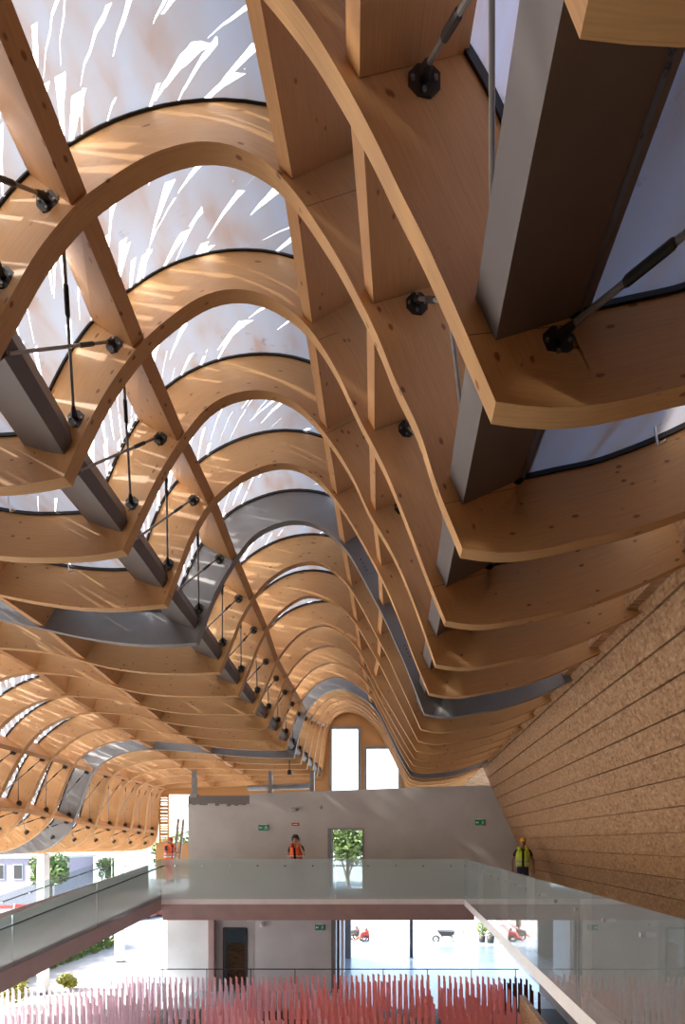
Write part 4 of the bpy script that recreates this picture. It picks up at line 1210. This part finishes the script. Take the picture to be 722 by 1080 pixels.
def shrub(name, label, loc, r, n, size, mat, group=None, boxy=False):
    o = empty(name, loc); m = MB(); 
    if boxy: leaf_cluster(m, (0,0,r[2]), r, n, size, True)
    else:
        for q in range(5): a = q*1.3; leaf_cluster(m, (math.cos(a)*r[0]*.35, math.sin(a)*r[1]*.35, r[2]*(.7+.16*q)), (r[0]*.7, r[1]*.7, r[2]*.6), n//5, size)
    m.build('foliage', mat, o)
    s = MB(); s.tube([(0,0,0),(0.02,0.02,r[2]*.6)], .04, 6)
    for k in range(4):
        a = k*1.6; s.tube([(0.01,0.01,r[2]*.3),(math.cos(a)*r[0]*.5, math.sin(a)*r[1]*.5, r[2])], .02, 5)
    s.build('stem', M['bark'], o); tag(o, label, 'shrub', group); return o
hl = ['nearest','second','third','fourth','fifth','farthest']
for k in range(6):
    shrub('hedge_shrub', f'{hl[k]} clipped green shrub of the hedge row beyond the ramp', (-14.7, 20.2+k*1.45, -0.06), (0.80, 0.74, 0.74), 2200, 0.10, M['leaf'], 'hedge row beyond the ramp', True)
for k, (x, y, r) in enumerate(((-12.0, 17.2, .60), (-13.1, 18.8, .66), (-11.5, 19.5, .30))):
    shrub('yellow_shrub', ['yellow green shrub at the left frame edge below the ramp','yellow green shrub behind the one at the frame edge','small yellow green shrub beside the nearer white column'][k], (x, y, -0.06), (r, r, r), 900, 0.08, M['leaf_y'], 'yellow green shrubs below the ramp')
def tree(label, loc, h, r, mat, n=2200):
    o = empty('tree', loc); m = MB()
    for k in range(9):
        c = Vector((random.uniform(-.5,.5)*r, random.uniform(-.5,.5)*r, h-r*.7+random.uniform(-.5,.5)*r)); leaf_cluster(m, c, (r*.6, r*.6, r*.55), n//9, 0.16)
    m.build('crown', mat, o)
    t = MB(); t.tube([(0,0,0),(.05,.03,h*.4),(0,0,h*.7)], [.16,.12,.07], 8)
    for k in range(5): t.tube([(0,0,h*.45),(math.cos(k*1.3)*r*.5, math.sin(k*1.3)*r*.5, h-r*.7)], [.06,.03], 6)
    t.build('trunk', M['bark'], o); tag(o, label, 'tree'); return o
tree('leafy tree seen through the upper doorway', (px2x(366, 34), 34, -0.06), 6.2, 1.6, M['leaf'], 3000)
tree('bushy tree seen beyond the opening at the far left end', (px2x(190, 36), 36, -0.06), 5.7, 1.6, M['leaf'], 3000)
tree('low tree outside behind the nearer white column', (px2x(62, 39), 38, -0.06), 4.0, 1.3, M['leaf'], 2000)
tree('small tree outside right of the farther column', (px2x(117, 46), 46, -0.06), 3.6, 1.0, M['leaf'], 1500)
# site hut and blocks outside
M['hut'] = simple('lilac_grey_cladding', (0.28, 0.25, 0.30), 0.6)
M['whitewall'] = simple('white_render', (0.75, 0.75, 0.75), 0.7)
def building(label, x0, x1, y0, y1, h, mat, wins):
    o = empty('building', ((x0+x1)/2, y0, -0.06)); W_ = x1-x0
    MB().box(-W_/2, W_/2, 0, y1-y0, 0, h).build('wall', mat, o); MB().box(-W_/2-.15, W_/2+.15, -.15, y1-y0+.15, h, h+.18).build('roof', M['frame'], o)
    for (a, b, c, d) in wins:
        f = MB().box(-W_/2+a, -W_/2+b, -.04, .02, c, d).build('window', M['frame'], o); MB().box(-W_/2+a+.08, -W_/2+b-.08, -.06, -.03, c+.08, d-.08).build('pane', M['dark'], f)
    tag(o, label, 'building')
building('low lilac grey site hut outside at the left frame edge', -31, -24.5, 40, 45, 3.9, M['hut'], [(2.2,3.0,2.4,3.5),(3.6,4.3,2.4,3.5),(5.0,5.7,2.4,3.5)])
building('white block seen beyond the opening at the far left end', -24, -12, 62, 70, 9.0, M['whitewall'], [(4.0,5.6,4.5,6.0),(8,9.6,7.0,8.3)])
M['redp'] = simple('red_paint', (0.55, 0.05, 0.035), 0.45, 0, 0.1)
M['brick'] = simple('red_brick_stack', (0.42, 0.16, 0.12), 0.8)
M['rubber'] = simple('black_rubber', (0.02, 0.02, 0.02), 0.6)
def barrier(label, x, y, L):
    o = empty('site_barrier', (x, y, -0.06)); tag(o, label, 'barrier', 'site barriers outside')
    for z, mt in ((0.95, M['redp']), (0.68, M['whitewall']), (0.41, M['redp'])): MB().box(-L/2, L/2, -.02, .02, z-.11, z+.11).build('board', mt, o)
    for sx in (-1, 1):
        MB().box(sx*L*.42-.04, sx*L*.42+.04, -.04, .04, 0, 1.1).build('post', M['whitewall'], o); MB().box(sx*L*.42-.08, sx*L*.42+.08, -.35, .35, 0, .06).build('foot', M['rubber'], o)
for i, (px, yb) in enumerate(((6, 36), (24, 36.6))): barrier(['red and white site barrier outside, farther left by the hut','red and white site barrier outside, nearer the white column'][i], px2x(px, yb), yb, 1.3)
def pallet(label, x, y):
    o = empty('brick_pallet', (x, y, -0.06)); tag(o, label, 'pallet', 'brick pallets outside')
    for kx in (-.5, 0, .5): MB().box(kx-.06, kx+.06, -.5, .5, 0, .1).build('runner', M['bark'], o)
    MB().box(-.6, .6, -.5, .5, .1, .13).build('deck', M['bark'], o)
    m = MB()
    for r in range(7):
        for c in range(5):
            for q in range(2): m.box(-.58+c*.234, -.58+c*.234+.22, -.48+q*.48, -.02+q*.48, .13+r*.1, .13+r*.1+.09)
    m.build('bricks', M['brick'], o)
for i, px in enumerate((140, 153, 168)): pallet(['stack of red bricks on a pallet outside, nearest the farther white column','middle stack of red bricks on a pallet outside','stack of red bricks on a pallet outside, nearest the lower wall'][i], px2x(px, 37+i), 37+i)

# wheelbarrow
def wheelbarrow(px, Y):
    o = empty('wheelbarrow', (px2x(px, Y), Y, -0.06)); tag(o, 'wheelbarrow with dark tray standing outside the wide passage', 'wheelbarrow'); o.rotation_euler.z = 0.0
    b0 = [(-.22,-.22,.34),(.28,-.22,.36),(.28,.22,.36),(-.22,.22,.34)]; b1 = [(-.46,-.33,.62),(.46,-.33,.58),(.46,.33,.58),(-.46,.33,.62)]
    t = MB().hexa(b0+b1); tr = t.build('tray', M['dark'], o); bevel(tr, .02)
    for sy in (-1, 1):
        MB().tube([(-.5,sy*.08,.20),(-.1,sy*.2,.30),(.4,sy*.24,.36),(.85,sy*.27,.55)], .018, 8).build('handle', M['darkmetal'], o)
        MB().tube([(.30,sy*.22,.35),(.36,sy*.24,.0)], .016, 8).build('leg', M['darkmetal'], o)
        MB().tube([(.78,sy*.265,.52),(.92,sy*.275,.58)], .024, 8).build('grip', M['rubber'], o)
    wv = []; n = 18
    MB().tube([(-.5+.15*math.cos(2*math.pi*j/n), 0, .19+.15*math.sin(2*math.pi*j/n)) for j in range(n+1)], .045, 8).build('wheel', M['rubber'], o, True)
    MB().tube([(-.5,-.1,.19),(-.5,.1,.19)], .03, 8).build('hub', M['darkmetal'], o)
wheelbarrow(470, 28.6)
def machine(label, px, Y, s, flip):
    o = empty('site_machine', (px2x(px, Y), Y, -0.06), 0.4 if flip else -0.3); tag(o, label, 'machine', 'red machines outside the passage')
    n = 14
    for sy in (-1, 1):
        MB().tube([(.17*math.cos(2*math.pi*j/n), sy*.16, .19+.15*math.sin(2*math.pi*j/n)) for j in range(n+1)], .04, 8).build('wheel', M['rubber'], o, True)
    bevel(MB().hexa([(-.3,-.14,.25),(.25,-.14,.22),(.25,.14,.22),(-.3,.14,.25),(-.22,-.12,.5),(.2,-.12,.62),(.2,.12,.62),(-.22,.12,.5)]).build('engine_body', M['redp'] if flip else M['rubber'], o), .03)
    MB().tube([(.1,0,.6),(.1,0,.72)], .05, 10).build('filter', M['rubber'], o, True)
    for sy in (-1, 1): MB().tube([(.1,sy*.1,.45),(.45,sy*.16,.8),(.6,sy*.2,.86)], .018, 8).build('handlebar', M['redp'], o)
    MB().tube([(-.3,0,.3),(-.55,0,.12)], [.05,.03], 8).build('front_tool', M['redp'], o)
machine('red walk-behind machine with raised handle outside the passage', 384, 28.6, 1, True)
machine('dark walk-behind machine left of the red one outside the passage', 374, 29.3, 1, False)
def pot(label, px, Y, s):
    o = empty('potted_plant', (px2x(px, Y), Y, 0 if Y < 28.9 else -0.06)); tag(o, label, 'plant', 'potted plants by the passage')
    MB().tube([(0,0,0),(0,0,.3*s)], [.14*s,.19*s], 16).build('pot', M['rubber'], o, True); MB().tube([(0,0,.29*s),(0,0,.31*s)], .17*s, 12).build('soil', M['bark'], o)
    m = MB(); leaf_cluster(m, (0,0,.68*s), (.26*s,.26*s,.38*s), 260, .08); m.build('foliage', M['leaf'], o); MB().tube([(0,0,.3*s),(0.02,0,.7*s)], .015, 6).build('stem', M['bark'], o)
pot('potted green plant outside the passage, left of the pair', 508, 28.4, 1.0); pot('potted green plant outside the passage, right of the pair', 517, 28.2, 1.15)

# ------------------------------------------------------------------ light
world = bpy.data.worlds.new('world'); S.world = world; world.use_nodes = True
nt = world.node_tree; nt.nodes.clear()
sky = nt.nodes.new('ShaderNodeTexSky'); sky.sky_type = 'NISHITA'; sky.sun_disc = False; sky.sun_elevation = math.radians(39); sky.sun_rotation = math.radians(-70); sky.altitude = 100; sky.air_density = 1.0; sky.dust_density = 2.5
bg = nt.nodes.new('ShaderNodeBackground'); bg.inputs[1].default_value = 0.33
wo = nt.nodes.new('ShaderNodeOutputWorld'); nt.links.new(sky.outputs[0], bg.inputs[0]); nt.links.new(bg.outputs[0], wo.inputs[0])
sun = bpy.data.lights.new('sun', 'SUN'); sun.energy = 9.0; sun.angle = math.radians(2.2); sun.color = (1.0, 0.95, 0.87)
so = bpy.data.objects.new('sun', sun); COL.objects.link(so)
so.rotation_euler = Vector((0.75, 0.20, -0.63)).to_track_quat('-Z', 'Y').to_euler()

# ------------------------------------------------------------------ camera
cd = bpy.data.cameras.new('camera'); cam = bpy.data.objects.new('camera', cd); COL.objects.link(cam)
cam.location = (0, 0, EYE); cam.rotation_euler = (math.pi/2, 0, 0)
cd.sensor_fit = 'AUTO'; cd.sensor_width = 36.0; cd.lens = F/1080*36.0
cd.shift_x = -(VX-361)/1080; cd.shift_y = (VY-540)/1080
cd.clip_start = 0.02; cd.clip_end = 500
S.camera = cam
S.view_settings.view_transform = 'Standard'; S.view_settings.look = 'None'; S.view_settings.gamma = 1.0; S.view_settings.use_curve_mapping = False
S.view_settings.exposure = 1.4
